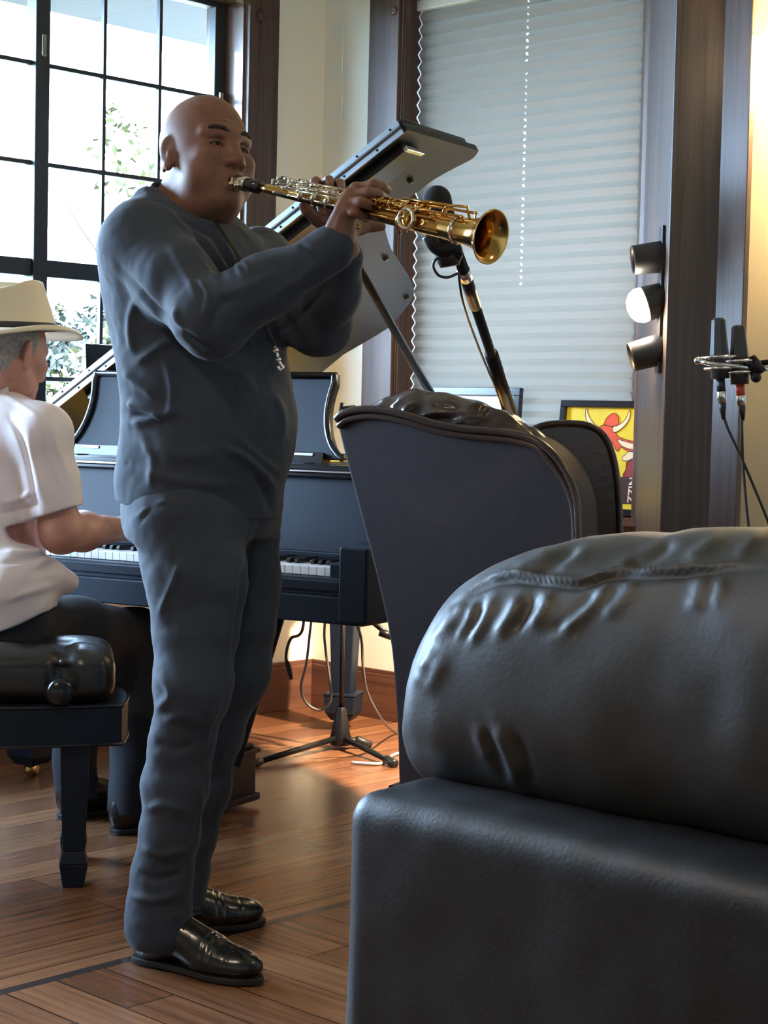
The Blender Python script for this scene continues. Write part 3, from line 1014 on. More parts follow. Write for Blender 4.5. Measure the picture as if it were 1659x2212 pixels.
def offset_poly(pl, d):
    p = np.array(pl); t = np.gradient(p, axis=0); t /= np.linalg.norm(t, axis=1)[:, None]
    return p + np.stack([t[:, 1], -t[:, 0]], 1) * d


inn = offset_poly(oc, 0.045)
mb = MB(PF)
n = len(oc); v = []
for q, z in ((oc, .70), (oc, .965), (inn, .965), (inn, .70)): v += [(a, b, z) for a, b in q]
f = []
for k in range(4):
    for i in range(n - 1): f.append((k * n + i, k * n + i + 1, ((k + 1) % 4) * n + i + 1, ((k + 1) % 4) * n + i))
f += [(0, n, 2 * n, 3 * n), (n - 1, 4 * n - 1, 3 * n - 1, 2 * n - 1)]
mb.add(v, f)
case = mb.build('case_rim', M_EBONYM, pn, M=PF); smooth_by_angle(case)
mb = MB(PF); mb.prism([(a, b) for a, b in inn][::-1], 0.695, 0.715); mb.build('soundboard', mat('spruce_board', (0.35, 0.2, 0.08), 0.5), pn, M=PF)
mb = MB(PF); mb.prism([(a * .97, b) for a, b in offset_poly(oc, .06)][::-1], 0.925, 0.94); mb.build('iron_plate', M_GOLDP, pn, M=PF)
# arms, key bed, key slip, fallboard
arm = [(-0.045, .60), (0.30, .60), (0.30, .965), (0.16, .965), (0.14, .90), (0.12, .835), (0.085, .795), (0.02, .785), (-0.045, .785)]
for s, nm in ((-1, 'arm'), (1, 'arm')):
    x0, x1 = sorted((s * 0.655, s * HW))
    M = PF @ frame((x0, 0, 0), np.array([0, 1, 0]), np.array([0, 0, 1]), np.array([1, 0, 0]))
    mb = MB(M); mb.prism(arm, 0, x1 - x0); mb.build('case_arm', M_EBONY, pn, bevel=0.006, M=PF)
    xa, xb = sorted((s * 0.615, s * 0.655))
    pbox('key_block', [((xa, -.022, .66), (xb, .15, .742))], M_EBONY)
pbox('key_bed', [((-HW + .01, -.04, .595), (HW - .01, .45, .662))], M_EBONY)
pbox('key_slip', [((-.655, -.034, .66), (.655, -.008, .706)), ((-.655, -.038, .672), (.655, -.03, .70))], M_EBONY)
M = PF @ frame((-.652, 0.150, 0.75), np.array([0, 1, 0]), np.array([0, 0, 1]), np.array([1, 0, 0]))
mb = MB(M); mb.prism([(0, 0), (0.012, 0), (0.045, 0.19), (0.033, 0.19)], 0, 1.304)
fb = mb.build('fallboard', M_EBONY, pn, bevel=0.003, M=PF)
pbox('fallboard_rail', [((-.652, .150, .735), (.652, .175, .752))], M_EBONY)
pbox('front_shelf', [((-HW, .165, .940), (HW, .215, .954)), ((-HW, .172, .958), (HW, .25, .972))], M_EBONYM)
pbox('shelf_molding', [((-HW, .158, .9535), (HW, .215, .9585))], M_STEEL, bevel=0.001)
# keys
wk = None
for i in range(52):
    x = -.613 + i * 0.023577
    if wk is None:
        mb = MB(PF); mb.box((x + .0006, 0, .706), (x + .0230, .148, .728)); wk = mb.build('white_key', M_IVORY, pn, bevel=0.0015, M=PF @ frame((x, 0, .706), *np.eye(3)))
    else:
        o = wk.copy(); COL.objects.link(o); o.parent = pn
        o.matrix_basis = wk.matrix_basis @ Matrix.Translation((i * 0.023577, 0, 0))
bk = None
pat = [1, 0, 1, 1, 0, 1, 1]        # A B C D E F G: black key above this white key?
for i in range(51):
    if not pat[i % 7]: continue
    x = -.613 + (i + 1) * 0.023577
    if bk is None:
        M = PF @ frame((x - .0055, 0, 0), np.array([0, 1, 0]), np.array([0, 0, 1]), np.array([1, 0, 0]))
        mb = MB(M); mb.prism([(0.050, .728), (.148, .728), (.148, .741), (0.058, .741), (.052, .738)], 0, .011)
        bk = mb.build('black_key', M_BKEY, pn, bevel=0.0015, M=PF @ frame((x, .05, .728), *np.eye(3))); x_first = x
    else:
        o = bk.copy(); COL.objects.link(o); o.parent = pn
        o.matrix_basis = bk.matrix_basis @ Matrix.Translation((x - x_first, 0, 0))

# music desk: a leaning panel with scrolled sides
dn = unit(-E2 * math.cos(.28) + Z_AX * math.sin(.28)); dup_ = unit(np.cross(dn, E1)); dup_ = dup_ if dup_[2] > 0 else -dup_
DO = PL(0, 0.30, 0.985)
DM = frame(DO, E1, dup_, np.cross(E1, dup_))


def dpt(px, py): w = hitp(px, py, DO, DM[:3, 2]) - DO; return np.array([w @ E1, w @ dup_])


right_px = [(732, 800), (731, 822), (724, 845), (717, 880), (717, 920), (726, 955), (742, 978), (752, 984)]
rt = np.array([dpt(*q) for q in right_px])
lt = np.array([dpt(*q) for q in [(212, 797), (205, 850), (195, 890), (180, 925), (160, 955)]])
cx = 0.5 * (rt[0, 0] + lt[0, 0])
half = np.array([(x - cx, y) for x, y in rt]); half[:, 1] -= half[:, 1].min()
print('desk half width', half[0, 0], 'height', half[0, 1], 'cx', cx, lt)
hs = spline([(a, b, 0) for a, b in half], 5)[:, :2]
full = [(cx - a, b) for a, b in hs][::-1] + [(cx + a, b) for a, b in hs]
full = full[::-1]


def inset(s, sy): return [(cx + (a - cx) * s, .125 + (b - .125) * sy) for a, b in full]


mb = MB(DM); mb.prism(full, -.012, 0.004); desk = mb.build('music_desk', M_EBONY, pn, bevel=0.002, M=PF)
mb = MB(DM); hb = [(a, b) for a, b in hs]
for s in (1, -1):
    mb.tube([(cx + s * (a - .008), b, .008) for a, b in hb], 0.0095, 8)
mb.tube([(cx - hb[0][0], hb[0][1] - .006, .008), (cx + hb[0][0], hb[0][1] - .006, .008)], 0.0095, 8)
o_ = mb.build('desk_molding', M_EBONYM, desk, smooth=True, M=PF)
mb = MB(DM); mb.box((cx - .42, -.022, -.02), (cx + .42, .012, .022)); mb.box((cx - .47, -.03, -.01), (cx + .47, -.02, .03))
mb.build('desk_ledge', M_EBONYM, desk, bevel=0.002, M=PF)
for s in (-.36, .36):
    mb = MB(DM); mb.box((cx + s - .03, .0, .020), (cx + s + .03, .008, .026)); mb.build('desk_stop', M_STEEL, desk, bevel=0.001, M=PF)
# desk slides
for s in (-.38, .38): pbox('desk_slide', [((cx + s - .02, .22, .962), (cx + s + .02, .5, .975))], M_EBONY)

# lid, hinged on the bass side
Y0 = 0.36
tip = loc_p(hitp(880, 281, PL(0, Y0, 0), E2))
LHX, LHZ = -0.75, 0.99
lw = math.hypot(tip[0] - LHX, tip[2] - LHZ); la = math.atan2(tip[2] - LHZ, tip[0] - LHX)
print('lid width', lw, 'angle', math.degrees(la))
LU = math.cos(la) * E1 + math.sin(la) * Z_AX
LM = frame(PL(LHX, Y0, LHZ), LU, E2, np.cross(LU, E2))
LO = LM[:3, 3]; LN = LM[:3, 2]


def lpt(px, py): w = hitp(px, py, LO, LN) - LO; return (w @ LU, w @ E2)


lpx = [lpt(*q) for q in [(1034, 326), (1024, 340), (1006, 351), (969, 370), (930, 393), (888, 425), (852, 452), (834, 474), (832, 494), (846, 540), (871, 581), (891, 613), (894, 636), (883, 657), (852, 695), (832, 713), (742, 766)]]
print('lid pts', [(round(a, 2), round(b, 2)) for a, b in lpx])
lastv = max(b for a, b in lpx)
lpoly = [(0, 0), (lw, 0)] + [(a, b) for a, b, _ in spline([(a, b, 0) for a, b in lpx], 4)] + [(0.12, lastv + .02), (0.0, lastv - .1)]
mb = MB(LM); mb.prism(lpoly, 0.0, 0.02)
M_LID = mat('lid_underside_satin', (0.014, 0.018, 0.019), 0.40, spec=0.3)
lid = mb.build('lid', M_LID, pn, M=PF)
mb = MB(LM); mb.box((0.0, 0.004, .021), (lw, .36, .04)); mb.build('lid_flap', M_EBONYM, lid, bevel=0.003, M=PF)
mb = MB(LM); mb.box((0.02, -.006, -.002), (lw - .01, 0.0, .016)); mb.box((0.02, -.006, .019), (lw - .01, 0.0, .036))
mb.tube([(0.02, -.008, .018), (lw - .01, -.008, .018)], 0.0045, 8)
hg = mb.build('lid_hinge', mat('nickel_hinge', (0.30, 0.33, 0.36), 0.35, 0.9), lid, M=PF)
for k in range(26):
    u = .08 + k * (lw - .12) / 25
    mb = MB(LM); mb.sphere((u, -.0065, .028 if k % 2 else .006), 0.0036, 6); mb.build('screw', M_BKEY, lid)
mb = MB(LM); mb.box((0.30, .03, -.028), (lw - .045, .13, -.0005)); mb.build('lid_batten', M_EBONYM, lid, bevel=0.003, M=PF)
mb = MB(LM); mb.box((lw - .047, .03, -.030), (lw - .035, .12, -.018)); mb.build('batten_end', M_STEEL, lid, bevel=0.001, M=PF)
for q in ((884, 318), (886, 388), (832, 556), (877, 640)):
    a_, b_ = lpt(*q); mb = MB(LM); mb.lathe([(.009, -.012), (.010, -.001)], 10, LM @ frame((a_, b_, 0), *np.eye(3))); mb.build('lid_bumper', M_BKEY, lid, M=PF)
# lid prop
tp = lpt(768, 566); tp = LO + LU * tp[0] + E2 * tp[1] - LN * 0.004
bt = hitp(930, 849, PL(.70, 0, 0), E1)
print('prop base', loc_p(bt), 'top', loc_p(tp))
ext = bt + (bt - tp) * ((bt[2] - .95) / (tp[2] - bt[2]))
mb = MB(); mb.tube([ext, bt, tp], 0.0115, 10); mb.build('lid_prop', M_EBONYM, pn, smooth=True, M=PF)
# legs
TL = loc_p(F(741, 1577))
print('tail leg', TL)


def pleg(x, y, rot_=0.0):
    mb = MB(PF @ frame((x, y, 0), np.array([math.cos(rot_), math.sin(rot_), 0]), np.array([-math.sin(rot_), math.cos(rot_), 0]), Z_AX))
    def sq(w0, z0, w1, z1):
        v = [(-w0, -w0, z0), (w0, -w0, z0), (w0, w0, z0), (-w0, w0, z0), (-w1, -w1, z1), (w1, -w1, z1), (w1, w1, z1), (-w1, w1, z1)]
        mb.add(v, [(3, 2, 1, 0), (4, 5, 6, 7), (0, 1, 5, 4), (1, 2, 6, 5), (2, 3, 7, 6), (3, 0, 4, 7)])
    sq(.034, .125, .054, .60); sq(.05, .60, .06, .70); sq(.036, .038, .05, .062); sq(.052, .062, .056, .125); sq(.058, .125, .058, .135)
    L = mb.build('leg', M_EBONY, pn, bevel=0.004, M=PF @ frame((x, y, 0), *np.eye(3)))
    mb = MB(PF)
    mb.tube([(x - .012, y, .022), (x + .012, y, .022)], .0225, 14); mb.tube([(x, y, .02), (x, y, .045)], .012, 8)
    mb.build('caster', M_BRASS, L, smooth=True, M=PF @ frame((x, y, 0), *np.eye(3)))


pleg(TL[0], TL[1], 0.25); pleg(-.655, .36); pleg(.655, .38)
# pedal lyre
_lc = loc_p(F(487, 1750, 0.016)); LX, LY = _lc[0] - .15, _lc[1] + .065
mb = MB(PF)
for lo, hi in (((LX - .14, LY - .055, .030), (LX + .14, LY + .095, .15)), ((LX - .15, LY - .065, .016), (LX + .15, LY + .105, .036)), ((LX - .15, LY - .065, .150), (LX + .15, LY + .105, .163)),
               ((LX - .135, LY - .052, .163), (LX + .135, LY + .09, .175)), ((LX - .12, LY - .04, .175), (LX + .12, LY + .078, .186))): mb.box(lo, hi)
for s in (-.07, .07): mb.tube([(LX + s, LY, .18), (LX + s, LY, .60)], .02, 10)
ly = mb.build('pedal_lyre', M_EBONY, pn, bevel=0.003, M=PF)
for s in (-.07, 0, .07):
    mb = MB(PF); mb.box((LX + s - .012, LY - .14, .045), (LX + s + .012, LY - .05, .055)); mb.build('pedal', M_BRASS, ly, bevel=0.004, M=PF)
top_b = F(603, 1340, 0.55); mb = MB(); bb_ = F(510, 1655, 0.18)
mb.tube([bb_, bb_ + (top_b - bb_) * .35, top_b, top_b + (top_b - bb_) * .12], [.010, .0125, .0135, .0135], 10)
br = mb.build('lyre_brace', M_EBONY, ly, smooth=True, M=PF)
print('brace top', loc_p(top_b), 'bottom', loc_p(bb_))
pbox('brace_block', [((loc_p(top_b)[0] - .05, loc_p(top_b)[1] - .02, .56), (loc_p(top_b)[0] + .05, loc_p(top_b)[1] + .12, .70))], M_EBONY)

# yellow folder on the shelf is the plate itself; cables under the piano
M_CABLE = mat('black_cable', (0.015, 0.015, 0.016), 0.4)
M_GCABLE = mat('grey_cable', (0.10, 0.10, 0.10), 0.35)


def cable(name, pts, label, m=M_CABLE, r=0.004, cat='cable', group=None):
    mb = MB(); mb.tube(spline(pts, 8), r, 7)
    return tag(mb.build(name, m, smooth=True), label, cat, group)


cable('cable', [PL(-.05, 1.0, .69), P(672, 1345, 5.75), P(662, 1430, 5.75), P(650, 1485, 5.75), P(663, 1520, 5.75), P(692, 1534, 5.75), P(714, 1513, 5.75), P(712, 1465, 5.75), P(703, 1400, 5.75), P(702, 1345, 5.75), PL(.0, 1.0, .69)],
      'thin cable hanging in a loop under the piano left of its rear leg', M_GCABLE, 0.0045)
cable('cable', [PL(-.05, .9, .69), P(655, 1352, 5.6), P(628, 1380, 5.6), P(618, 1415, 5.6), P(622, 1445, 5.6), P(630, 1467, 5.6), P(626, 1440, 5.6), P(618, 1425, 5.6)],
      'short black cable loop dangling beneath the piano beside the lyre brace', M_CABLE, 0.005)
cable('cable', [P(752, 1340, 5.55), P(770, 1350, 5.55), P(781, 1385, 5.55), P(785, 1450, 5.55), P(795, 1500, 5.6), P(825, 1555, 5.7), F(856, 1583, 0.006), F(900, 1605, 0.006)],
      'grey cable running from the piano underside down to the floor behind the armchair', M_GCABLE, 0.0045)
cable('cable', [F(760, 1647, .006), F(818, 1650, .006), F(835, 1640, .006), F(858, 1628, .006), F(905, 1622, .006)], 'pale cable lying on the floor at the end of the tripod leg', mat('pale_cable', (0.55, 0.55, 0.55), 0.4), 0.005)

# microphone stand whose tripod stands under the rear of the piano
M_STAND = mat('black_stand_metal', (0.007, 0.007, 0.008), 0.4, spec=0.3)
sb = F(735, 1618)
st = thing('microphone_stand', sb, 'black tripod microphone stand on the floor under the rear of the piano', 'microphone stand')
hub = sb + np.array([0, 0, .055])
mb = MB(); mb.tube([sb + np.array([0, 0, .02]), sb + np.array([0, 0, .12])], [.02, .012], 12)
mb.add(*(lambda: (lambda pr, n: ([(hub[0] + r * math.cos(2 * math.pi * k / n), hub[1] + r * math.sin(2 * math.pi * k / n), z) for r, z in pr for k in range(n)], [(i * n + k, i * n + (k + 1) % n, (i + 1) * n + (k + 1) % n, (i + 1) * n + k) for i in range(len(pr) - 1) for k in range(n)]))([(.034, .015), (.038, .03), (.03, .06), (.018, .13), (.013, .14)], 12))())
mb.build('tripod_hub', M_STAND, st, smooth=True)
for tipx, tipy in ((540, 1652), (853, 1650), (800, 1610)):
    tp_ = F(tipx, tipy, .012)
    mb = MB(); mb.tube([hub - np.array([0, 0, .015]), tp_ + (hub - tp_) * .1], .0095, 10); lg = mb.build('leg', M_STAND, st, smooth=True)
    mb = MB(); d_ = unit(tp_ - hub); mb.tube([tp_ - d_ * .055, tp_ - d_ * .05, tp_, tp_ + d_ * .004], [.010, .014, .0145, .010], 12); mb.build('rubber_foot', M_CABLE, lg, smooth=True)
mb = MB(); top_s = sb + np.array([0, 0, .56]); mb.tube([sb + np.array([0, 0, .10]), top_s], .008, 10); mb.build('shaft', M_STAND, st, smooth=True)
mb = MB(); mb.tube([sb + np.array([0, 0, .50]), sb + np.array([0, 0, .58])], .016, 12); mb.build('height_clutch', M_STAND, st, smooth=True)
mb = MB(); mb.tube([sb + np.array([0.0, 0, .50]), P(838, 1370, 5.6)], .009, 8); mb.tube([P(820, 1365, 5.6), P(846, 1375, 5.6)], .013, 8); mb.build('side_boom', M_STAND, st, smooth=True)
cm = thing('clip_microphone', P(737, 915, 5.1), 'small black microphone clip on the piano rim right of the music desk', 'microphone')
mb = MB(); mb.tube([P(752, 925, 5.12), P(742, 915, 5.1), P(735, 895, 5.08), P(739, 872, 5.06)], .006, 8); mb.tube([P(738, 886, 5.06), P(765, 882, 5.10)], .010, 10); mb.build('gooseneck', M_STAND, cm, smooth=True)
mb = MB(); mb.sphere(P(733, 905, 5.08), .014); mb.build('microphone_head', M_STAND, cm, smooth=True)
mb = MB(); mb.tube([P(736, 915, 5.08), P(746, 935, 5.1)], .009, 8); mb.build('clip', M_STEEL, cm, smooth=True)

# ================================================================ the saxophonist
def project(v):
    q = np.asarray(v) - CAMPOS
    z = q @ _fw
    return np.stack([829.5 + FPX * (q @ _R) / z, 1106 - FPX * (q @ _U) / z], -1)


def creases(v, nr, strokes):
    """real relief along cloth folds; strokes: (outline points in the photograph, width, height in metres)"""
    pxy = project(v); view = v - CAMPOS; view /= np.linalg.norm(view, axis=1)[:, None]
    face = np.clip(-(nr * view).sum(1) * 2.5, 0, 1)
    out = np.zeros(len(v))
    for pts, w, amp in strokes:
        p = spline([(a, b, 0) for a, b in pts], 5)[:, :2]
        d = np.full(len(v), 1e9); tt = np.zeros(len(v))
        for i in range(len(p) - 1):
            ab = p[i + 1] - p[i]; t = np.clip(((pxy - p[i]) @ ab) / (ab @ ab + 1e-9), 0, 1)
            dd = np.linalg.norm(pxy - p[i] - t[:, None] * ab, axis=1)
            m = dd < d; d[m] = dd[m]; tt[m] = (i + t[m]) / (len(p) - 1)
        out += amp * np.exp(-(d / w) ** 2) * face * np.clip(np.sin(np.pi * np.clip(tt, .04, .96)) * 1.6, 0, 1)
    return out


BF = unit([.80, -.60, 0])
M_SKIN = mat('dark_brown_skin', (0.19, 0.088, 0.058), 0.55, bump=0.15, bscale=260, var=0.12, vscale=30, sss=0.08, spec=0.35, bdist=0.001)
M_SWEAT = mat('black_knit', (0.026, 0.036, 0.056), 0.85, bump=0.35, bscale=420, sheen=0.08, bdist=0.001)
M_JEANS = mat('dark_denim', (0.024, 0.034, 0.053), 0.8, bump=0.4, bscale=500, sheen=0.08, var=0.25, vscale=6, bdist=0.001)
M_SHOE = mat('black_shoe_leather', (0.010, 0.010, 0.011), 0.24, bump=0.15, bscale=90, spec=0.6)
man = thing('person', [P(400, 2060, 3.5)[0], 3.52, 0], 'standing bald person in black sweater and dark jeans playing a soprano saxophone', 'person')

# joints
RS, RE, RW = P(314, 532, 3.43), P(452, 688, 3.25), P(728, 530, 3.215)
LS, LE, LW = P(562, 562, 3.72), P(693, 700, 3.55), P(742, 545, 3.37)
near_leg = [(405, 1120, 3.47, .105), (424, 1250, 3.46, .098), (425, 1350, 3.45, .082), (418, 1480, 3.43, .074), (393, 1600, 3.44, .058), (380, 1700, 3.45, .060), (366, 1800, 3.46, .058), (350, 1890, 3.47, .058), (345, 1965, 3.47, .060)]
far_leg = [(500, 1130, 3.66, .10), (512, 1250, 3.66, .085), (512, 1350, 3.65, .077), (505, 1450, 3.64, .071), (468, 1580, 3.66, .052), (444, 1700, 3.69, .050), (412, 1800, 3.71, .050), (395, 1890, 3.72, .052), (385, 1945, 3.72, .055)]
NL = [P(a, b, c) for a, b, c, r in near_leg]; FL_ = [P(a, b, c) for a, b, c, r in far_leg]
YC = 3.55
torso = [(432, 1118, .140, .175), (433, 1050, .150, .178), (444, 1000, .155, .18), (451, 950, .158, .182), (453, 900, .158, .183), (447, 850, .155, .182), (430, 750, .150, .180), (412, 650, .146, .182), (401, 560, .138, .185), (398, 505, .115, .165), (398, 465, .085, .120), (400, 440, .068, .075)]
TP = [P(a, b, YC) for a, b, c, d in torso]; TR = [(c, d) for a, b, c, d in torso]

# head frame
hf = unit([.655, -.755, 0]); pit, rol = math.radians(7), math.radians(6)
hl = np.array([-hf[1], hf[0], 0]); hu = Z_AX.copy()
hf, hu = math.cos(pit) * hf + math.sin(pit) * hu, math.cos(pit) * hu - math.sin(pit) * hf
hl, hu = math.cos(rol) * hl - math.sin(rol) * hu, math.cos(rol) * hu + math.sin(rol) * hl
HR = np.stack([hf, hl, hu], 1)
HO = P(443, 340, 3.53)


def H(x, y, z): return HO + HR @ np.array([x, y, z])


body = SDF((-.66, 3.0, .02), (.12, 3.98, 1.80), 0.003)
# hidden body under the clothes, continuous with head and hands
body.rings(TP, [(a - .03, b - .03) for a, b in TR], BF, k=.03)
for sh, el, wr in ((RS, RE, RW), (LS, LE, LW)):
    body.chain([sh, el, wr], [.045, .036, .024], k=.03)
body.chain(NL, [r - .022 for *_, r in near_leg], k=.03); body.chain(FL_, [r - .022 for *_, r in far_leg], k=.03)
for lg, dx in ((NL, (.07, -.03)), (FL_, (.06, .0))):
    a_ = lg[-1].copy(); body.chain([a_, [a_[0] + .01, a_[1], .07], [a_[0] + dx[0], a_[1] + dx[1], .045]], [.03, .022, .014], k=.01)
NB = P(398, 455, 3.57)
body.cap(NB, H(-.028, 0, -.055), .066, .064, k=.04)
# skull and face
body.ell(H(-.012, 0, .035), (.099, .077, .090), HR, k=.02)
body.ell(H(.028, 0, -.020), (.070, .068, .088), HR, k=.03)
body.ell(H(.035, 0, -.075), (.055, .058, .048), HR, k=.03)              # jaw and double chin
body.ell(H(.010, 0, -.105), (.058, .060, .036), HR, k=.03)
body.ell(H(.074, 0, -.100), (.024, .030, .022), HR, k=.02)              # chin
for s in (1, -1):
    body.ell(H(.050, s * .043, -.052), (.036, .032, .036), HR, k=.02)    # filled cheeks
    body.ell(H(.071, s * .040, -.020), (.022, .024, .016), HR, k=.02)   # cheekbone
    body.cap(H(.088, s * .010, .027), H(.070, s * .050, .026), .009, .008, k=.016)  # brow ridge
    body.ell(H(.089, s * .031, .004), (.010, .016, .009), HR, k=.012, op='cut')    # eye socket
    body.ell(H(.070, s * .031, .003), (.0165, .0165, .0145), HR, k=.004)        # lids over the eyeball
    body.cap(H(.0885, s * .021, .0012), H(.080, s * .045, .0005), .0014, .0012, k=.002, op='cut')   # narrow eye opening
    body.cap(H(.086, s * .020, .0105), H(.077, s * .047, .010), .0017, .0015, k=.004, op='cut')     # upper lid fold
    body.cap(H(.082, s * .022, -.011), H(.078, s * .042, -.013), .002, .0015, k=.005, op='cut')   # bag below
    body.cap(H(.088, s * .024, -.028), H(.074, s * .043, -.062), .0030, .0020, k=.007, op='cut')    # smile crease
body.chain([H(.086, 0, .014), H(.097, 0, -.006), H(.109, 0, -.028)], [.0085, .0095, .012], k=.012)
body.ell(H(.109, 0, -.031), (.014, .0145, .012), HR, k=.008)
for s in (1, -1):
    body.ell(H(.100, s * .0155, -.034), (.0125, .0095, .0095), HR, k=.005)
    body.ell(H(.107, s * .0095, -.0435), (.0055, .0045, .0045), HR, k=.003, op='cut')
for z_ in (.048, .058, .069):
    body.cap(H(.083, -.03, z_), H(.083, .03, z_), .0016, .0016, k=.006, op='cut')
body.ell(H(.079, 0, -.066), (.022, .028, .022), HR, k=.015)            # mouth mound
body.chain([H(.082, .026, -.068), H(.097, .010, -.060), H(.097, -.010, -.060), H(.082, -.026, -.068)], [.004, .0075, .0075, .004], k=.004)
body.chain([H(.082, .024, -.072), H(.096, .010, -.079), H(.096, -.010, -.079), H(.082, -.024, -.072)], [.004, .008, .008, .004], k=.004)
# ears
for s in (1, -1):
    er = HR @ rot('Z', -s * 24) @ rot('Y', -8)
    body.ell(H(-.012, s * .079, -.004), (.019, .0075, .032), er, k=.006)
    body.ell(H(-.006, s * .0875, .004), (.010, .006, .017), er, k=.004, op='cut')
    body.ell(H(-.004, s * .081, -.010), (.005, .005, .010), er, k=.004)
    body.ell(H(-.010, s * .080, -.033), (.010, .007, .010), er, k=.005)


def hand(sdf, wrist, palm_pts, fingers, thumb, scale=1.0, wr=.024):
    """palm blended between wrist and knuckles, five separate bent fingers"""
    for f_ in fingers:
        sdf.cap(wrist, f_[0], wr * scale, .0125 * scale, k=.012)
    for a, b in zip(fingers[:-1], fingers[1:]):
        sdf.cap(a[0], b[0], .0115 * scale, .0115 * scale, k=.010)
        sdf.cap((np.array(a[0]) + wrist) / 2, (np.array(b[0]) + wrist) / 2, .015 * scale, .015 * scale, k=.01)
    for f_, sc in zip(fingers, (1, 1.03, .98, .86)):
        sdf.chain(f_, [.0105 * sc * scale, .0098 * sc * scale, .0086 * sc * scale, .0074 * sc * scale], k=.003)
    sdf.chain([np.array(wrist)] + list(thumb), [.018 * scale, .016 * scale, .0125 * scale, .0105 * scale, .0085 * scale][:len(thumb) + 1], k=.008)


RFING = [[P(770, 410, 3.235), P(806, 399, 3.215), P(826, 402, 3.235), P(838, 411, 3.262)],
         [P(757, 424, 3.212), P(797, 416, 3.190), P(818, 420, 3.205), P(832, 430, 3.235)],
         [P(748, 440, 3.198), P(780, 436, 3.172), P(800, 444, 3.185), P(812, 455, 3.215)],
         [P(741, 457, 3.195), P(764, 459, 3.175), P(780, 465, 3.188), P(792, 474, 3.21)]]
RTH = [P(752, 497, 3.245), P(778, 492, 3.28), P(804, 487, 3.295), P(824, 489, 3.30)]
hand(body, P(728, 525, 3.215), None, RFING, RTH, 1.05, .026)
LFING = [[P(690, 418, 3.39), P(682, 392, 3.375), P(680, 393, 3.345), P(683, 404, 3.325)],
         [P(706, 420, 3.395), P(709, 391, 3.375), P(711, 389, 3.345), P(713, 402, 3.32)],
         [P(722, 428, 3.395), P(733, 397, 3.37), P(736, 396, 3.34), P(738, 410, 3.31)],
         [P(737, 440, 3.39), P(752, 412, 3.36), P(757, 410, 3.33), P(758, 422, 3.305)]]
LTH = [P(712, 488, 3.375), P(686, 474, 3.355), P(664, 455, 3.335), P(655, 444, 3.325)]
hand(body, LW, None, LFING, LTH, 1.0, .025)
vb, fb_ = body.mesh(2); nb = vnormals(vb, fb_)
vb = vb + nb * creases(vb, nb, [([(700, 510), (715, 470), (745, 420)], 5, .0018), ([(722, 505), (735, 470), (760, 425)], 5, .0018), ([(470, 300), (480, 330), (478, 350)], 6, -.001)])[:, None]
mesh_obj('body', vb, fb_, M_SKIN, man, smooth=True)
body = None
# eyes, brows, earring
M_EYEW = mat('eye_white', (0.45, 0.40, 0.36), 0.2); M_IRIS = mat('dark_iris', (0.02, 0.01, 0.008), 0.15); M_BROW = mat('dark_hair', (0.02, 0.015, 0.012), 0.8)
for s in (1, -1):
    mb = MB(); M = frame(H(.0708, s * .031, .002), HR[:, 0], HR[:, 1], HR[:, 2]); mb.sphere((0, 0, 0), (.0150, .0150, .0035), 14, M); e_ = mb.build('eye', M_EYEW, man, smooth=True)
    mb = MB(); mb.sphere((.0125, .0, .0), (.003, .0045, .0036), 10, M); mb.build('iris', M_IRIS, e_, smooth=True)
    pts = [H(.0965, s * .013, .0265), H(.0945, s * .026, .0325), H(.085, s * .042, .033), H(.073, s * .053, .027)]
    mb = MB(); mb.tube(spline(pts, 5), [.0030] * 3 + [.0044] * 10 + [.0022] * 3, 8); mb.build('eyebrow', M_BROW, man, smooth=True)
    mb = MB(); mb.tube(spline([H(.0855, s * .0195, .0015), H(.0882, s * .027, .0042), H(.0868, s * .036, .0042), H(.0795, s * .047, .0005)], 5), .0013, 6); mb.build('eyelashes', M_BROW, man, smooth=True)
mb = MB(); mb.sphere(H(-.008, -.0885, -.040), .0055, 10); mb.sphere(H(-.0115, -.087, -.043), .004, 10); mb.build('earring', M_STEEL, man, smooth=True)['label'] = 'bright silver earring'

# sweater
sw = SDF((-.66, 3.0, .82), (.12, 3.98, 1.62), 0.005)
sw.rings(TP, TR, BF, k=.03)
sw.chain([RS + (RE - RS) * -.15 + np.array([.05, .05, .02]), RS], [.085, .072], k=.05)
sw.chain([RS, RS + (RE - RS) * .5, RE, RE + (RW - RE) * .45, RE + (RW - RE) * .97], [.074, .066, .060, .050, .039], k=.045)
sw.chain([LS, LS + (LE - LS) * .5, LE, LE + (LW - LE) * .5, LE + (LW - LE) * .92], [.070, .064, .058, .050, .040], k=.04)
sw.cap(RE, RE + np.array([.012, -.005, -.018]), .05, .045, k=.03)
sw.cap(NB + np.array([0, 0, -.03]), H(-.045, 0, -.105), .074, .070, k=.018)
ctop = P(352, 399, 3.56); cfr = P(470, 484, 3.46)
u_ = unit(cfr - ctop); w_ = unit(np.cross(u_, np.array([.6, .8, 0]))); w_ = w_ if w_[2] > 0 else -w_
sw._sub(P(300, 470, 3.5) - .25, P(480, 380, 3.7) + .25, lambda X, Y, Z: (np.maximum((ctop[0] - X) * w_[0] + (ctop[1] - Y) * w_[1] + (ctop[2] - Z) * w_[2] , 1.42 - Z)).astype(np.float32), .004, 'cut')
hemp = P(430, 1098, 3.55); hn = np.cross(unit(P(590, 1119, 3.5) - P(265, 1080, 3.5)), [.6, .8, 0]); hn = unit(hn); hn = hn if hn[2] < 0 else -hn
sw.half(hemp, hn, .006)
v, f = sw.mesh(3); nr = vnormals(v, f)
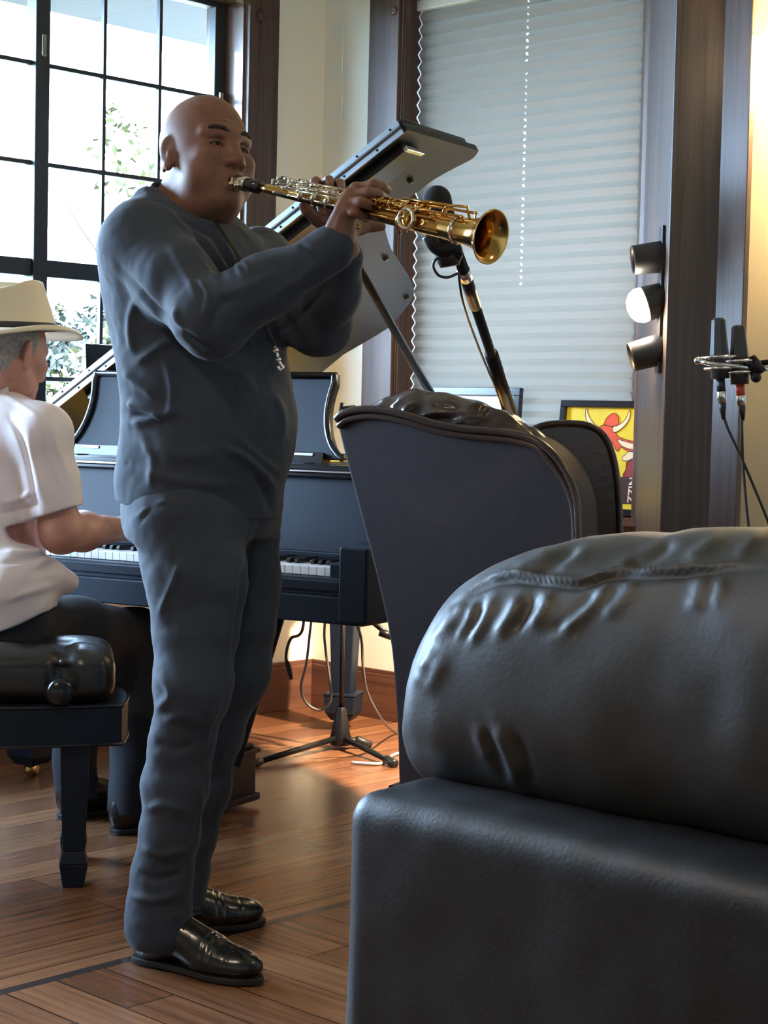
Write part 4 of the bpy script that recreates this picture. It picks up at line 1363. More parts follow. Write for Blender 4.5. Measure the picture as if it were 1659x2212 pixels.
folds = [([(262, 575), (330, 660), (420, 735), (475, 757)], 7, -.010), ([(470, 755), (560, 735), (640, 690), (735, 590)], 6, -.006),
         ([(395, 480), (440, 560), (470, 610)], 7, .006), ([(430, 500), (470, 560), (500, 600)], 6, .007), ([(470, 500), (505, 560), (525, 592)], 6, .006), ([(500, 530), (530, 570), (545, 588)], 5, .005),
         ([(415, 500), (455, 570), (485, 605)], 5, -.005), ([(452, 500), (490, 560), (512, 597)], 5, -.005), ([(418, 550), (440, 580), (465, 600)], 6, .006),
         ([(272, 872), (310, 880), (360, 905)], 8, .012), ([(275, 893), (320, 900), (345, 915)], 7, -.010), ([(278, 915), (330, 905), (400, 880)], 9, .009), ([(262, 800), (300, 830), (340, 860)], 9, .008),
         ([(290, 790), (330, 760), (380, 725)], 9, .007), ([(470, 960), (530, 990), (570, 1030), (590, 1060)], 9, .010), ([(500, 930), (560, 990), (600, 1020)], 8, .006), ([(545, 1010), (570, 1060), (590, 1115)], 8, -.008),
         ([(380, 660), (385, 700), (410, 740)], 8, .006), ([(600, 600), (640, 610), (700, 560)], 8, .004), ([(640, 520), (668, 545), (690, 575)], 5, -.006), ([(590, 560), (612, 585), (625, 615)], 5, -.005), ([(425, 600), (450, 640), (440, 690)], 7, .008), ([(505, 640), (470, 670), (455, 720)], 7, -.006), ([(360, 520), (400, 590), (430, 650)], 9, .006), ([(300, 620), (285, 700), (290, 770)], 9, .007), ([(350, 760), (370, 830), (365, 900)], 10, .007), ([(590, 840), (610, 900), (605, 960)], 9, .006), ([(430, 780), (500, 800), (560, 850)], 11, .006), ([(300, 930), (330, 1000), (320, 1060)], 11, .006), ([(440, 640), (520, 625), (600, 585)], 9, .004), ([(590, 640), (650, 600), (700, 540)], 7, .004),
         ([(300, 960), (400, 985), (480, 970)], 14, .006), ([(285, 1010), (400, 1040), (520, 1050)], 12, .005), ([(318, 432), (345, 437), (380, 455), (425, 492), (465, 518)], 3.5, -.005), ([(330, 438), (350, 443), (378, 468), (420, 520), (450, 560)], 3.5, .003)]
d = .005 * vnoise(v * np.array([1, 1, .6]), 10, 1) + .0028 * vnoise(v * np.array([1, 1, .5]), 24, 2) + .001 * vnoise(v, 60, 3) + creases(v, nr, folds)
v = v + nr * d[:, None]
mesh_obj('sweater', v, f, M_SWEAT, man, smooth=True)
sw = None
# stand-up collar
cc = (ctop + cfr) / 2; hu_ = np.linalg.norm(cfr - ctop) / 2; wdir = np.cross(w_, u_)
V = []
for off, sc_ in ((-.050, 1.22), (-.030, 1.12), (-.012, 1.06), (-.002, 1.04), (.001, 1.02), (-.002, .99), (-.03, .97)):
    V.append([cc + w_ * (off - .004 * math.cos(t)) + sc_ * (hu_ * math.cos(t) * u_ + .071 * math.sin(t) * wdir) - u_ * (.010 if off < -.04 else 0) for t in np.linspace(0, 2 * math.pi, 49)])
MB().grid(V).build('collar', M_SWEAT, man, smooth=True)
# jeans
je = SDF((-.66, 3.2, .04), (.0, 3.95, 1.02), 0.005)
je.rings([P(432, 1160, YC), P(432, 1118, YC), P(433, 1050, YC), P(436, 1020, YC)], [(.120, .165), (.130, .168), (.132, .166), (.13, .16)], BF, k=.02)
je.chain(NL, [r for *_, r in near_leg], k=.03); je.chain(FL_, [r for *_, r in far_leg], k=.03)
je.cap(NL[-1], NL[-1] + np.array([0, 0, -.04]), .064, .068, k=.02); je.cap(FL_[-1], FL_[-1] + np.array([0, 0, -.03]), .056, .06, k=.02)
v, f = je.mesh(3); nr = vnormals(v, f)
folds = [([(560, 1130), (530, 1240), (515, 1330), (500, 1470)], 6, -.008), ([(330, 1540), (370, 1500), (340, 1450)], 10, .007), ([(290, 1120), (340, 1090), (370, 1085)], 4, .004), ([(300, 1135), (330, 1095), (372, 1092)], 4, -.004),
         ([(345, 1330), (370, 1270), (395, 1210)], 8, .006), ([(480, 1510), (455, 1560), (440, 1620)], 7, .006), ([(350, 1560), (400, 1545), (450, 1560)], 10, .006), ([(330, 1600), (380, 1620), (440, 1600)], 9, -.006),
         ([(310, 1750), (360, 1740), (425, 1760)], 9, .006), ([(300, 1830), (350, 1845), (415, 1830)], 9, .008), ([(290, 1880), (340, 1900), (410, 1880)], 9, -.007), ([(275, 1930), (330, 1945), (400, 1925)], 9, .008),
         ([(560, 1350), (540, 1400), (510, 1440)], 9, .006), ([(570, 1200), (540, 1280), (545, 1340)], 8, .005), ([(440, 1690), (470, 1650), (490, 1610)], 8, .005), ([(430, 1640), (436, 1740), (425, 1830)], 4, .004)]
d = .004 * vnoise(v, 11, 5) + .001 * vnoise(v, 60, 3) + .0018 * vnoise(v * np.array([1, 1, 2.2]), 18, 6) + creases(v, nr, folds)
mesh_obj('jeans', v + nr * d[:, None], f, M_JEANS, man, smooth=True)
je = None


# shoes
def shoe(parent, heel, toe, m, L=.30, name='shoe', laces=True, scale=1.0):
    heel = np.array(heel, float); heel[2] = 0
    fx_ = unit([toe[0] - heel[0], toe[1] - heel[1], 0]); ly_ = np.array([-fx_[1], fx_[0], 0])
    R = np.stack([fx_, ly_, Z_AX], 1)
    def S(x, y, z): return heel + R @ (np.array([x, y, z]) * scale)
    g = SDF(heel - np.array([.4, .4, .03]), heel + np.array([.42, .42, .22]), 0.0035)
    g.ell(S(.055, 0, .055), np.array((.056, .036, .062)) * scale, R, k=.02)
    g.cap(S(.062, 0, .07), S(.058, 0, .125), .042 * scale, .044 * scale, k=.02)
    g.cap(S(.085, 0, .075), S(.175, 0, .050), .045 * scale, .038 * scale, k=.03)
    g.ell(S(.213, 0.003, .032), np.array((.090, .046, .036)) * scale, R, k=.03)
    g.half(S(0, 0, .013), (0, 0, -1), .004)
    v, f = g.mesh(2); nr = vnormals(v, f)
    loc = (v - heel) @ R / scale
    d = -.0016 * np.exp(-((loc[:, 0] - .192) / .003) ** 2) - .0015 * np.exp(-((loc[:, 0] - .205 - .1 * np.abs(loc[:, 1])) / .003) ** 2) - .0012 * np.exp(-((loc[:, 0] - .245) / .0025) ** 2)
    d = d + .0012 * vnoise(v, 40, 3)
    up = mesh_obj(name, v + nr * d[:, None], f, m, parent, smooth=True)
    ol = [(0.0, 0), (.012, .028), (.045, .037), (.10, .034), (.16, .042), (.22, .052), (.275, .040), (.304, .016), (.309, 0)]
    ol = ol + [(a, -b) for a, b in ol[-2:0:-1]]
    oc_ = [(a * scale, b * scale) for a, b, _ in spline([(a, b, 0) for a, b in ol + [ol[0]]], 4)[:-1]]
    mb = MB(frame(heel, fx_, ly_, Z_AX)); mb.prism([(a * .985 + .002, b * .90) for a, b in oc_][::-1], .003 * scale, .015 * scale); mb.prism([(min(a, .078 * scale) * .985 + .002, b * .86) for a, b in oc_ if a <= .078 * scale][::-1], 0, .004)
    mb.build('sole', mat('shoe_sole', (.012, .011, .010), .55), up, bevel=.002)
    if laces:
        mb = MB()
        for k in range(4):
            x = .105 + k * .022; z = .112 - k * .0125
            mb.tube([S(x, -.024, z - .006), S(x + .004, 0, z + .004), S(x + .010, .024, z - .006)], .0022, 6)
        for s in (1, -1): mb.tube(spline([S(.10, 0, .120), S(.12, s * .03, .125), S(.14, s * .045, .112), S(.115, s * .02, .112)], 5), .002, 6)
        mb.build('shoelaces', mat('black_lace', (.012, .012, .013), .7), up, smooth=True)
    return up


shoe(man, F(288, 2072), F(540, 2124), M_SHOE)
shoe(man, F(268, 2018), F(580, 1996), M_SHOE)
# neck strap with hook
mb = MB(); mb.tube(spline([P(466, 478, 3.47), P(482, 505, 3.43), P(520, 560, 3.36), P(556, 650, 3.33), P(578, 712, 3.38), P(592, 742, 3.38), P(597, 752, 3.38)], 6), .0045, 8, flat=.5)
stp = mb.build('neck_strap', mat('black_strap', (.012, .012, .012), .6), man, smooth=True)
mb = MB(); mb.tube(spline([P(592, 748, 3.375), P(597, 758, 3.375), P(600, 770, 3.375), P(604, 783, 3.375), P(611, 793, 3.375), P(606, 799, 3.375), P(599, 791, 3.375)], 5), .0032, 8)
mb.sphere(P(595, 756, 3.375), .007); mb.sphere(P(601, 776, 3.375), .006)
mb.build('strap_hook', M_STEEL, stp, smooth=True)

# ================================================================ soprano saxophone
SA, SB_ = P(503, 392, 3.435), P(1058, 511, 3.03)
sd_ = unit(SB_ - SA); SL = np.linalg.norm(SB_ - SA)
print('sax length', SL, 'lips', project([H(.097, 0, -.0695)]), 'mouthpiece tip', project([SA]))
sup = unit(np.array([0, 0, 1]) - sd_ * sd_[2]); sside = np.cross(sd_, sup)      # sside points away from the camera
SF = frame(SA, sup, np.cross(sd_, sup), sd_)
Yl = SF[:3, 1]; nearS = 1.0 if Yl[1] < 0 else -1.0
M_LACQ = mat('gold_lacquer', (0.62, 0.36, 0.11), 0.17, 1.0, bump=.03, bscale=30)
M_SILV = mat('silver_brass', (0.75, 0.70, 0.58), 0.15, 1.0)
sax = thing('soprano_saxophone', (SA + SB_) / 2 - np.array([0, 0, .05]), 'gold soprano saxophone held to the lips by the standing person', 'saxophone')


def sbuild(name, mb, m, parent=None, smooth=True): return mb.build(name, m, parent or sax, smooth=smooth)


mb = MB(SF); mb.lathe([(.001, -.012), (.007, -.010), (.0115, .02), (.0125, .05), (.0125, .075), (.0105, .076), (.001, .076)], 20, caps=False); mp_ = sbuild('mouthpiece', mb, mat('black_ebonite', (.01, .01, .011), .15, spec=.7))
mb = MB(SF); mb.lathe([(.0128, .006), (.0142, .008), (.0142, .038), (.0128, .040)], 20, caps=False)
for z_ in (.014, .030): mb.sphere((-.004, nearS * .0175, z_), .0058, 10); mb.tube([(-.016, nearS * .016, z_), (.008, nearS * .017, z_)], .0022, 6)
lig = sbuild('ligature', mb, M_SILV, mp_)
tubeprof = [(.0001, .070), (.0085, .070), (.009, .10), (.0105, .16), (.0135, .28), (.0172, .42), (.0205, .54), (.0228, SL - .055)]
mb = MB(SF); mb.lathe(tubeprof, 32, caps=False); sbuild('body_tube', mb, M_LACQ)
mb = MB(SF); mb.lathe([(.0228, SL - .056), (.0245, SL - .040), (.0285, SL - .022), (.036, SL - .007), (.0452, SL), (.0472, SL + .0015), (.0472, SL + .0035), (.0448, SL + .003), (.0345, SL - .006), (.027, SL - .021), (.023, SL - .040), (.021, SL - .10), (.0005, SL - .16)], 48, caps=False)
sbuild('bell', mb, M_LACQ)
mb = MB(SF); mb.lathe([(.0232, SL - .075), (.0252, SL - .073), (.0252, SL - .069), (.0232, SL - .067)], 32, caps=False); sbuild('bell_ring', mb, M_SILV)


def rad(z): return float(np.interp(z, [p[1] for p in tubeprof[1:]], [p[0] for p in tubeprof[1:]]))


def around(z, ang, lift):      # ang 0 = top, 90 = towards the camera
    a = math.radians(ang); r = rad(z) + lift
    return np.array([r * math.cos(a), nearS * r * math.sin(a), z])


def key_cup(z, ang, r, m):
    c = around(z, ang, .004); n_ = unit(around(z, ang, .1) - around(z, ang, 0)); t_ = np.array([0, 0, 1.0])
    M = SF @ frame(c, t_, np.cross(n_, t_), n_)
    mb = MB(M); mb.lathe([(r * .8, -.003), (r, -.001), (r, .004), (r * .9, .0055), (r * .5, .0062), (r * .3, .005), (.0003, .005)], 20, caps=False); mb.lathe([(r * .75, -.006), (r * .82, -.002)], 16)
    mb.tube([(0, -r - .008, .004), (0, 0, .0075), (0, r * .4, .007)], .0024, 6)
    return sbuild('key_cup', mb, m)


for z_, a_, r_ in [(.165, 20, .0065), (.19, 18, .007), (.215, 15, .0075), (.24, 12, .008), (.268, 10, .0085), (.30, 12, .009), (.36, 15, .0105), (.39, 15, .011), (.42, 15, .0115), (.452, 18, .0125), (.488, 22, .0135),
                   (.20, 80, .006), (.235, 78, .006), (.27, 82, .007), (.33, 85, .007), (.455, 108, .0125)]:
    key_cup(z_, a_, r_, M_SILV if z_ < .31 else M_LACQ)
# low key with its guard on the side towards the viewer
key_cup(.475, 88, .0165, M_LACQ)
mb = MB(SF)
ring = [around(.475, 88, .016) + np.array([.017 * math.cos(t), 0, .017 * math.sin(t)]) for t in np.linspace(0, 2 * math.pi, 17)]
mb.tube(ring, .003, 6)
for t in (.6, 2.7, 4.7): q = around(.475, 88, .016) + np.array([.017 * math.cos(t), 0, .017 * math.sin(t)]); mb.tube([q, q - np.array([0, nearS * .016, 0])], .0025, 6)
sbuild('key_guard', mb, M_SILV)
# rods and posts
for (z0, z1, an, lf, m) in [(.13, .31, 40, .008, M_SILV), (.12, .30, 2, .0135, M_SILV), (.15, .31, 62, .007, M_SILV), (.10, .26, -22, .010, M_SILV), (.33, .585, 40, .008, M_LACQ), (.34, .60, 5, .011, M_LACQ), (.36, .52, 65, .006, M_LACQ), (.13, .29, 100, .006, M_SILV), (.31, .46, 100, .007, M_LACQ)]:
    mb = MB(SF); mb.tube([around(z0, an, lf), around(z1, an, lf)], .0024, 8)
    for q in np.linspace(z0, z1, 5):
        mb.tube([around(q, an, -.001), around(q, an, lf)], .0018, 6); mb.sphere(around(q, an, lf), .0034, 8)
    sbuild('key_rod', mb, m)
for z_, a_ in [(.145, 8), (.165, 28), (.185, -5), (.225, 30)]:
    mb = MB(SF); q = around(z_, a_, .016); mb.tube([q - [0, 0, .014], q, q + [0, 0, .012]], [.003, .0045, .003], 8); sbuild('palm_key', mb, M_SILV)
mb = MB(SF); zz = SL - .10
mb.tube([around(zz - .01, 8, .0), around(zz, 8, .017), around(zz + .045, 8, .019), around(zz + .052, 8, .0)], .0026, 8)
mb.tube([around(zz, 8, .017), around(zz - .10, 8, .016)], .003, 8); sbuild('bell_key_guard', mb, M_LACQ)
mb = MB(SF)
mb.tube([around(.32, 172, .0), around(.325, 172, .012), around(.345, 172, .018)], .004, 8); sbuild('thumb_hook', mb, M_LACQ)
mb = MB(SF)
for k, z_ in enumerate((.36, .385)):
    mb.tube([around(z_, 118, .004), around(z_ + .018, 118, .006)], [.008, .007], 10, flat=.5)
sbuild('side_keys', mb, mat('dark_pad', (.03, .02, .015), .4))

# ================================================================ the pianist, his bench
M_PINKSKIN = mat('fair_skin', (0.50, 0.25, 0.18), 0.5, bump=0.15, bscale=200, var=0.12, vscale=25, sss=0.08, bdist=0.001)
M_SHIRT = mat('pale_shirt_cotton', (0.80, 0.72, 0.72), 0.85, bump=0.3, bscale=500, sheen=0.1, bdist=0.0008)
M_TROUS = mat('black_trousers', (0.012, 0.014, 0.020), 0.85, bump=0.3, bscale=400, bdist=0.001)
M_HAT = mat('cream_straw_felt', (0.78, 0.68, 0.50), 0.8, bump=0.4, bscale=600, bdist=0.001)
pi_ = thing('person', [P(0, 1330, 4.3)[0], 4.3, 0], 'seated person in pale shirt and cream hat playing the piano, seen from behind', 'person')
QF = unit([.5, .866, 0]); QR = np.array([.866, -.5, 0])
rg = [(-45, 1350, 4.33, .165, .205), (-55, 1250, 4.34, .155, .205), (-60, 1150, 4.36, .145, .195), (-62, 1050, 4.37, .145, .198), (-58, 960, 4.38, .130, .198), (-45, 905, 4.39, .100, .165), (-25, 868, 4.39, .078, .105), (-8, 842, 4.39, .062, .068)]
QP = [P(a, b, c) for a, b, c, d, e_ in rg]; QRr = [(d, e_) for a, b, c, d, e_ in rg]
yaw = math.radians(38)
qf = unit([math.sin(yaw), math.cos(yaw), 0]); pit = math.radians(-14)
ql = np.array([-qf[1], qf[0], 0]); qu = Z_AX.copy()
qf, qu = math.cos(pit) * qf + math.sin(pit) * qu, math.cos(pit) * qu - math.sin(pit) * qf
QH = np.stack([qf, ql, qu], 1); QO = P(20, 762, 4.36)


def J(x, y, z): return QO + QH @ np.array([x, y, z])


SHR, ELR, WRR = P(92, 940, 4.26), P(132, 1150, 4.25), P(262, 1143, 4.52)
SHL = SHR - QR * .37; ELL = SHL + np.array([-.05, .03, -.25]); WRL = ELL + QF * .24 + QR * .05 + np.array([0, 0, .0])
WRL[2] = .79
qb = SDF((-1.35, 3.9, .02), (-.35, 5.05, 1.42), 0.0042)
qb.rings(QP, [(a - .03, b - .03) for a, b in QRr], QF, k=.03)
qb.cap(QP[-2], J(-.03, 0, -.06), .060, .056, k=.04)
qb.ell(J(-.012, 0, .035), (.099, .076, .088), QH, k=.02); qb.ell(J(.028, 0, -.02), (.066, .064, .086), QH, k=.03); qb.ell(J(.04, 0, -.078), (.046, .050, .036), QH, k=.03)
qb.ell(J(.075, 0, -.095), (.022, .026, .02), QH, k=.02)
qb.chain([J(.086, 0, .014), J(.098, 0, -.008), J(.113, 0, -.032)], [.0085, .0095, .012], k=.012); qb.ell(J(.082, 0, -.065), (.016, .026, .016), QH, k=.012)
for s in (1, -1):
    qb.ell(J(.060, s * .042, -.02), (.025, .026, .02), QH, k=.02); qb.ell(J(.087, s * .032, .003), (.011, .016, .010), QH, k=.012, op='cut')
    qb.cap(J(.085, s * .012, .025), J(.07, s * .048, .024), .008, .007, k=.014); qb.cap(J(-.02, s * .058, -.035), J(.03, s * .056, -.082), .018, .016, k=.03)
    er = QH @ rot('Z', -s * 30) @ rot('Y', -8)
    qb.ell(J(-.010, s * .083, -.006), (.020, .008, .034), er, k=.006); qb.ell(J(-.003, s * .0925, .002), (.010, .006, .018), er, k=.004, op='cut'); qb.ell(J(-.01, s * .084, -.037), (.010, .007, .010), er, k=.005)
qb.chain([SHR, ELR, ELR + (WRR - ELR) * .35, WRR], [.05, .047, .045, .030], k=.03); qb.chain([SHL, ELL, WRL], [.05, .044, .028], k=.03)
KR = P(292, 1380, 4.68); AR = P(283, 1730, 4.60); HR_ = P(25, 1355, 4.30)
KL = KR - QR * .24; AL = AR - QR * .22 + QF * .05; HL_ = HR_ - QR * .20
for h_, k_, a_ in ((HR_, KR, AR), (HL_, KL, AL)):
    qb.chain([h_, k_, a_, [a_[0], a_[1], .07], [a_[0] + .07, a_[1] + .12, .05]], [.07, .055, .035, .035, .028], k=.03)
for w_, d_ in ((WRR, unit(QF * .8 + QR * .25)), (WRL, QF)):
    side = np.array([d_[1], -d_[0], 0]); kn = w_ + d_ * .085 + np.array([0, 0, .012]); s_ = 1
    fing = []
    for j, (o_, l_) in enumerate(((-.030, .85), (-.010, 1.0), (.010, .95), (.030, .78))):
        b_ = kn + side * o_
        fing.append([b_, b_ + d_ * .035 * l_ + [0, 0, .004], b_ + d_ * .055 * l_ - [0, 0, .016], b_ + d_ * .063 * l_ - [0, 0, .036]])
    th = [w_ + d_ * .03 - side * .028, w_ + d_ * .065 - side * .048 - [0, 0, .01], w_ + d_ * .09 - side * .05 - [0, 0, .02]]
    hand(qb, w_, None, fing, th, 1.0, .025)
qb.build('body', M_PINKSKIN, pi_)
# grey hair below the hat
hg_ = SDF(QO - .2, QO + .2, .004)
hg_.ell(J(-.016, 0, .030), (.101, .080, .090), QH); hg_.ell(J(-.045, 0, -.03), (.062, .062, .06), QH, k=.03)
hg_.half(J(.03, 0, .06), HR @ np.array([0, 0, 0]) + qu * 1.0); hg_.half(J(.025, 0, 0), qf * .9 + qu * .1, .004); hg_.half(J(-.06, 0, -.075), -qu * .9 + qf * .35, .004)
for s in (1, -1): hg_.ell(J(-.008, s * .085, -.012), (.024, .02, .04), QH, k=.004, op='cut')
hg_.build('hair', mat('short_grey_hair', (.36, .33, .30), .9, bump=.8, bscale=260, var=.3, vscale=120, bdist=.003), pi_, disp=lambda v, n: .0015 * vnoise(v, 150, 2))
# hat
hy = QH @ rot('Y', -15)
HM = frame(J(-.010, 0, .062), hy[:, 0], hy[:, 1], hy[:, 2])
N_ = 48
prof = [(.102, .118, -.004), (.125, .142, -.006), (.150, .166, -.016), (.160, .177, -.026)]
V = []
for r_y, r_x, z in prof + [(.160, .177, -.029), (.150, .166, -.020), (.125, .142, -.010), (.098, .114, -.008)]:
    V.append([(r_x * math.cos(t) * (1.05 if math.cos(t) > 0 else .95), r_y * math.sin(t), z + (.020 * abs(math.sin(t)) ** 3 if r_y > .13 else 0) ) for t in np.linspace(0, 2 * math.pi, N_ + 1)])
hat = MB(HM).grid(V).build('hat', M_HAT, pi_, smooth=True, M=HM)
V = []
for k, z in enumerate(np.linspace(-.006, .100, 12)):
    f_ = z / .10; row = []
    for t in np.linspace(0, 2 * math.pi, N_ + 1):
        rx = .116 - .022 * f_ ** 1.3; ry = .100 - .028 * f_ ** 1.2
        pinch = 1 - .10 * f_ * max(0, math.cos(t)) ** 2
        row.append((rx * math.cos(t) * pinch, ry * math.sin(t) * (1 - .22 * f_ * max(0, math.cos(t))), z + .014 * f_ * math.cos(t)))
    V.append(row)
top = V[-1]
for s, dz in ((.92, .006), (.75, .004), (.5, -.010), (.2, -.022), (.01, -.024)): V.append([(x * s, y * s, z + dz - (.006 * math.cos(2 * math.atan2(y, x)))) for x, y, z in top])
MB(HM).grid(V).build('crown', M_HAT, hat, smooth=True, M=HM)
V = []
for z, g_ in ((-.005, 1.0), (-.004, 1.022), (.009, 1.016), (.011, .99)):
    V.append([(.1155 * math.cos(t) * g_ - (.0 if True else 0), .0995 * math.sin(t) * g_, z) for t in np.linspace(0, 2 * math.pi, N_ + 1)])
MB(HM).grid(V).build('hat_band', mat('dark_ribbon', (.03, .03, .035), .6), hat, smooth=True, M=HM)
# shirt
sh_ = SDF((-1.38, 3.9, .52), (-.45, 4.85, 1.28), 0.005)
sh_.rings(QP, QRr, QF, k=.03)
sh_.cap(SHR + (-QR * .10) + [0, 0, .01], SHR, .085, .07, k=.05); sh_.cap(SHL + QR * .10, SHL, .085, .07, k=.05)
sh_.chain([SHR, SHR + (ELR - SHR) * .5, SHR + (ELR - SHR) * .86], [.070, .066, .072], k=.03); sh_.chain([SHL, SHL + (ELL - SHL) * .85], [.07, .068], k=.03)
he = SHR + (ELR - SHR) * .80; hn_ = unit(ELR - SHR + np.array([.02, 0, 0]))
sh_._sub(he - .14, he + .14, lambda X, Y, Z: np.maximum(((he[0] - X) * hn_[0] + (he[1] - Y) * hn_[1] + (he[2] - Z) * hn_[2]), -((X - he[0]) * .9 + (Z - he[2]) * .3 + .12)).astype(np.float32), .003, 'cut')
# loose shirt tail over the hip
sh_.cap(P(60, 1230, 4.24), P(150, 1258, 4.32), .055, .022, k=.05); sh_.cap(P(20, 1260, 4.2), P(60, 1310, 4.22), .07, .05, k=.05)
hp_ = P(90, 1318, 4.25)
sh_.half(P(60, 1340, 4.25), unit(P(30, 1440, 4.25) - P(0, 1370, 4.25)), .004)
v, f = sh_.mesh(3); nr = vnormals(v, f)
fo = [([(20, 900), (50, 960), (70, 1050), (80, 1110)], 5, -.010), ([(60, 930), (75, 1000), (95, 1080)], 8, .008), ([(0, 1085), (40, 1078), (75, 1060)], 6, .010), ([(0, 1110), (50, 1100), (85, 1085)], 6, -.009), ([(0, 1190), (60, 1195), (110, 1185)], 7, .010),
      ([(0, 1215), (60, 1205), (105, 1200)], 5, -.009), ([(60, 1230), (110, 1210), (150, 1240)], 8, .007), ([(0, 1300), (60, 1280), (130, 1260)], 9, .006), ([(110, 900), (120, 960), (150, 1030)], 8, .006), ([(95, 930), (105, 1000), (130, 1070)], 6, -.005), ([(0, 850), (50, 880), (95, 905)], 5, .004)]
d = .005 * vnoise(v, 7, 11) + .002 * vnoise(v, 20, 12) + creases(v, nr, fo)
v = v + nr * d[:, None]
mesh_obj('shirt', v, f, M_SHIRT, pi_, smooth=True)
V = []; nk = unit(J(-.03, 0, -.06) - QP[-2])
for off, rr in ((-.035, .088), (-.012, .080), (.004, .077), (.006, .074), (.0, .071), (-.03, .072)):
    V.append([QP[-2] + nk * (.045 + off + .012 * -math.cos(t)) + rr * (math.cos(t) * QF + math.sin(t) * np.array([-QF[1], QF[0], 0])) for t in np.linspace(0, 2 * math.pi, 41)])
MB().grid(V).build('shirt_collar', M_SHIRT, pi_, smooth=True)
# trousers
tr = SDF((-1.4, 4.0, .05), (-.35, 5.1, .80), .006)
tr.rings([P(-45, 1430, 4.33), P(-45, 1380, 4.33), P(-45, 1320, 4.33)], [(.15, .19), (.15, .19), (.14, .18)], QF, k=.02)
for h_, k_, a_ in ((HR_, KR, AR), (HL_, KL, AL)): tr.chain([h_, (h_ + k_) / 2, k_, (k_ + a_) / 2, a_ + [0, 0, -.02]], [.095, .088, .075, .064, .060], k=.04)
tr.build('trousers', M_TROUS, pi_, disp=lambda v, n: .005 * vnoise(v, 9, 4) + .003 * vnoise(v, 20, 5), smooth=3)
for a_ in (AR, AL):
    h0 = np.array([a_[0], a_[1], 0]) - QF * .06 - QR * .02
    shoe(pi_, h0, h0 + unit(QF + QR * .35) * .3, M_SHOE, laces=False)

# bench
M_BLEATH = mat('black_bench_leather', (0.014, 0.013, 0.013), 0.30, bump=.25, bscale=120)
nc = F(158, 1912); nc[2] = 0
_b = math.radians(10); BX, BY = np.array([math.cos(_b), math.sin(_b), 0]), np.array([-math.sin(_b), math.cos(_b), 0])
BO = nc - BX * .28 + BY * .12
BMt = frame(BO, BX, BY, Z_AX)
bn = thing('piano_bench', BO, 'black tufted leather piano bench under the seated person', 'bench', M=BMt)
BRr = BMt[:3, :3]


def BL(x, y, z): return BO + BRr @ np.array([x, y, z])


cu = SDF(BO + [-.62, -.5, .38], BO + [.62, .5, .60], .006)
cu.box(BL(0, 0, .485), (.37, .155, .062), .045, BRr)
for ix in range(4):
    for iy in range(2):
        cu.ell(BL(-.27 + ix * .18, -.062 + iy * .125, .535), (.088, .062, .024), BRr, k=.012)
for ix in range(0): cu.ell(BL(-.18 + ix * .18, 0, .565), (.016, .016, .026), BRr, k=.02, op='cut')
for xx in (.25, .0): cu.ell(BL(xx, -.165, .515), (.018, .03, .05), BRr, k=.035, op='cut'); cu.ell(BL(xx, -.10, .56), (.015, .08, .02), BRr, k=.03, op='cut')
v, f = cu.mesh(2); mesh_obj('cushion', v, f, M_BLEATH, bn, smooth=True)
mb = MB(BMt); mb.sphere((.362, 0, .522), .012); mb.sphere((.18, 0, .545), .011); mb.sphere((0, 0, .545), .011); mb.sphere((-.18, 0, .545), .011)
for q in ((.25, -.146, .522), (0, -.146, .522)):
    mb = MB(BMt); mb.sphere(q, .010); mb.build('tuft_button', M_BLEATH, bn, smooth=True)
N_ = 24
ap = [(x, -.16 - .03 * (1 - (x / .38) ** 2)) for x in np.linspace(-.385, .385, N_)] + [(.385 + .018 * (1 - (y / .16) ** 2), y) for y in np.linspace(-.16, .16, 12)] + [(x, .16 + .015 * (1 - (x / .38) ** 2)) for x in np.linspace(.385, -.385, N_)] + [(-.385, y) for y in np.linspace(.16, -.16, 6)]
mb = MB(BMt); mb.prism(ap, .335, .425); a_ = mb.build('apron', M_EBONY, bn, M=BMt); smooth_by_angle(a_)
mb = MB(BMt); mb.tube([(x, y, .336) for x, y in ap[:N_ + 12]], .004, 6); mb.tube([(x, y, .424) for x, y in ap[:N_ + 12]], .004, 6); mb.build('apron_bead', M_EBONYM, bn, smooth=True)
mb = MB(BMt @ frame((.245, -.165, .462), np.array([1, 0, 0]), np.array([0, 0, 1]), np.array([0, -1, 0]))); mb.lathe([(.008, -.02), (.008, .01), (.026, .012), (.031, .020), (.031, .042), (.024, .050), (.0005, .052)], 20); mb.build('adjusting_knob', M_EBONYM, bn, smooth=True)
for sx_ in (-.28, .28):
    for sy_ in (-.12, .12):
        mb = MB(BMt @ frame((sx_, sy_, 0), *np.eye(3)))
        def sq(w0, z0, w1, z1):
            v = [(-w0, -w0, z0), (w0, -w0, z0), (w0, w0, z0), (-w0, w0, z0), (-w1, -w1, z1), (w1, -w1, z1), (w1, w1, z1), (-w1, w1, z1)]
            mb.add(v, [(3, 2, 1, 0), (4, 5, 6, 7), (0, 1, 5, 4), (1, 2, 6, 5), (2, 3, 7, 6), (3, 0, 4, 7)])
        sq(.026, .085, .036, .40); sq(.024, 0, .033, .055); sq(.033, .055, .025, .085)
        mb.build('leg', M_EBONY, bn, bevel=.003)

# ================================================================ armchair
M_CBACK = mat('dark_maroon_leather', (0.026, 0.014, 0.015), 0.6, bump=.35, bscale=160, var=.12, vscale=40, spec=.25)
M_CGLOSS = mat('glossy_brown_leather', (0.05, 0.027, 0.021), 0.22, bump=.2, bscale=60, spec=.6, bdist=.003)
CO = P(728, 905, 3.95)
CN = E2
ch = thing('armchair', [P(1000, 1500, 4.1)[0], 4.1, 0], 'brown leather wing armchair seen from behind between piano and sofa', 'armchair')


def cpt(px, py, y=0.0):
    w = hitp(px, py, CO + E2 * y, E2); return w


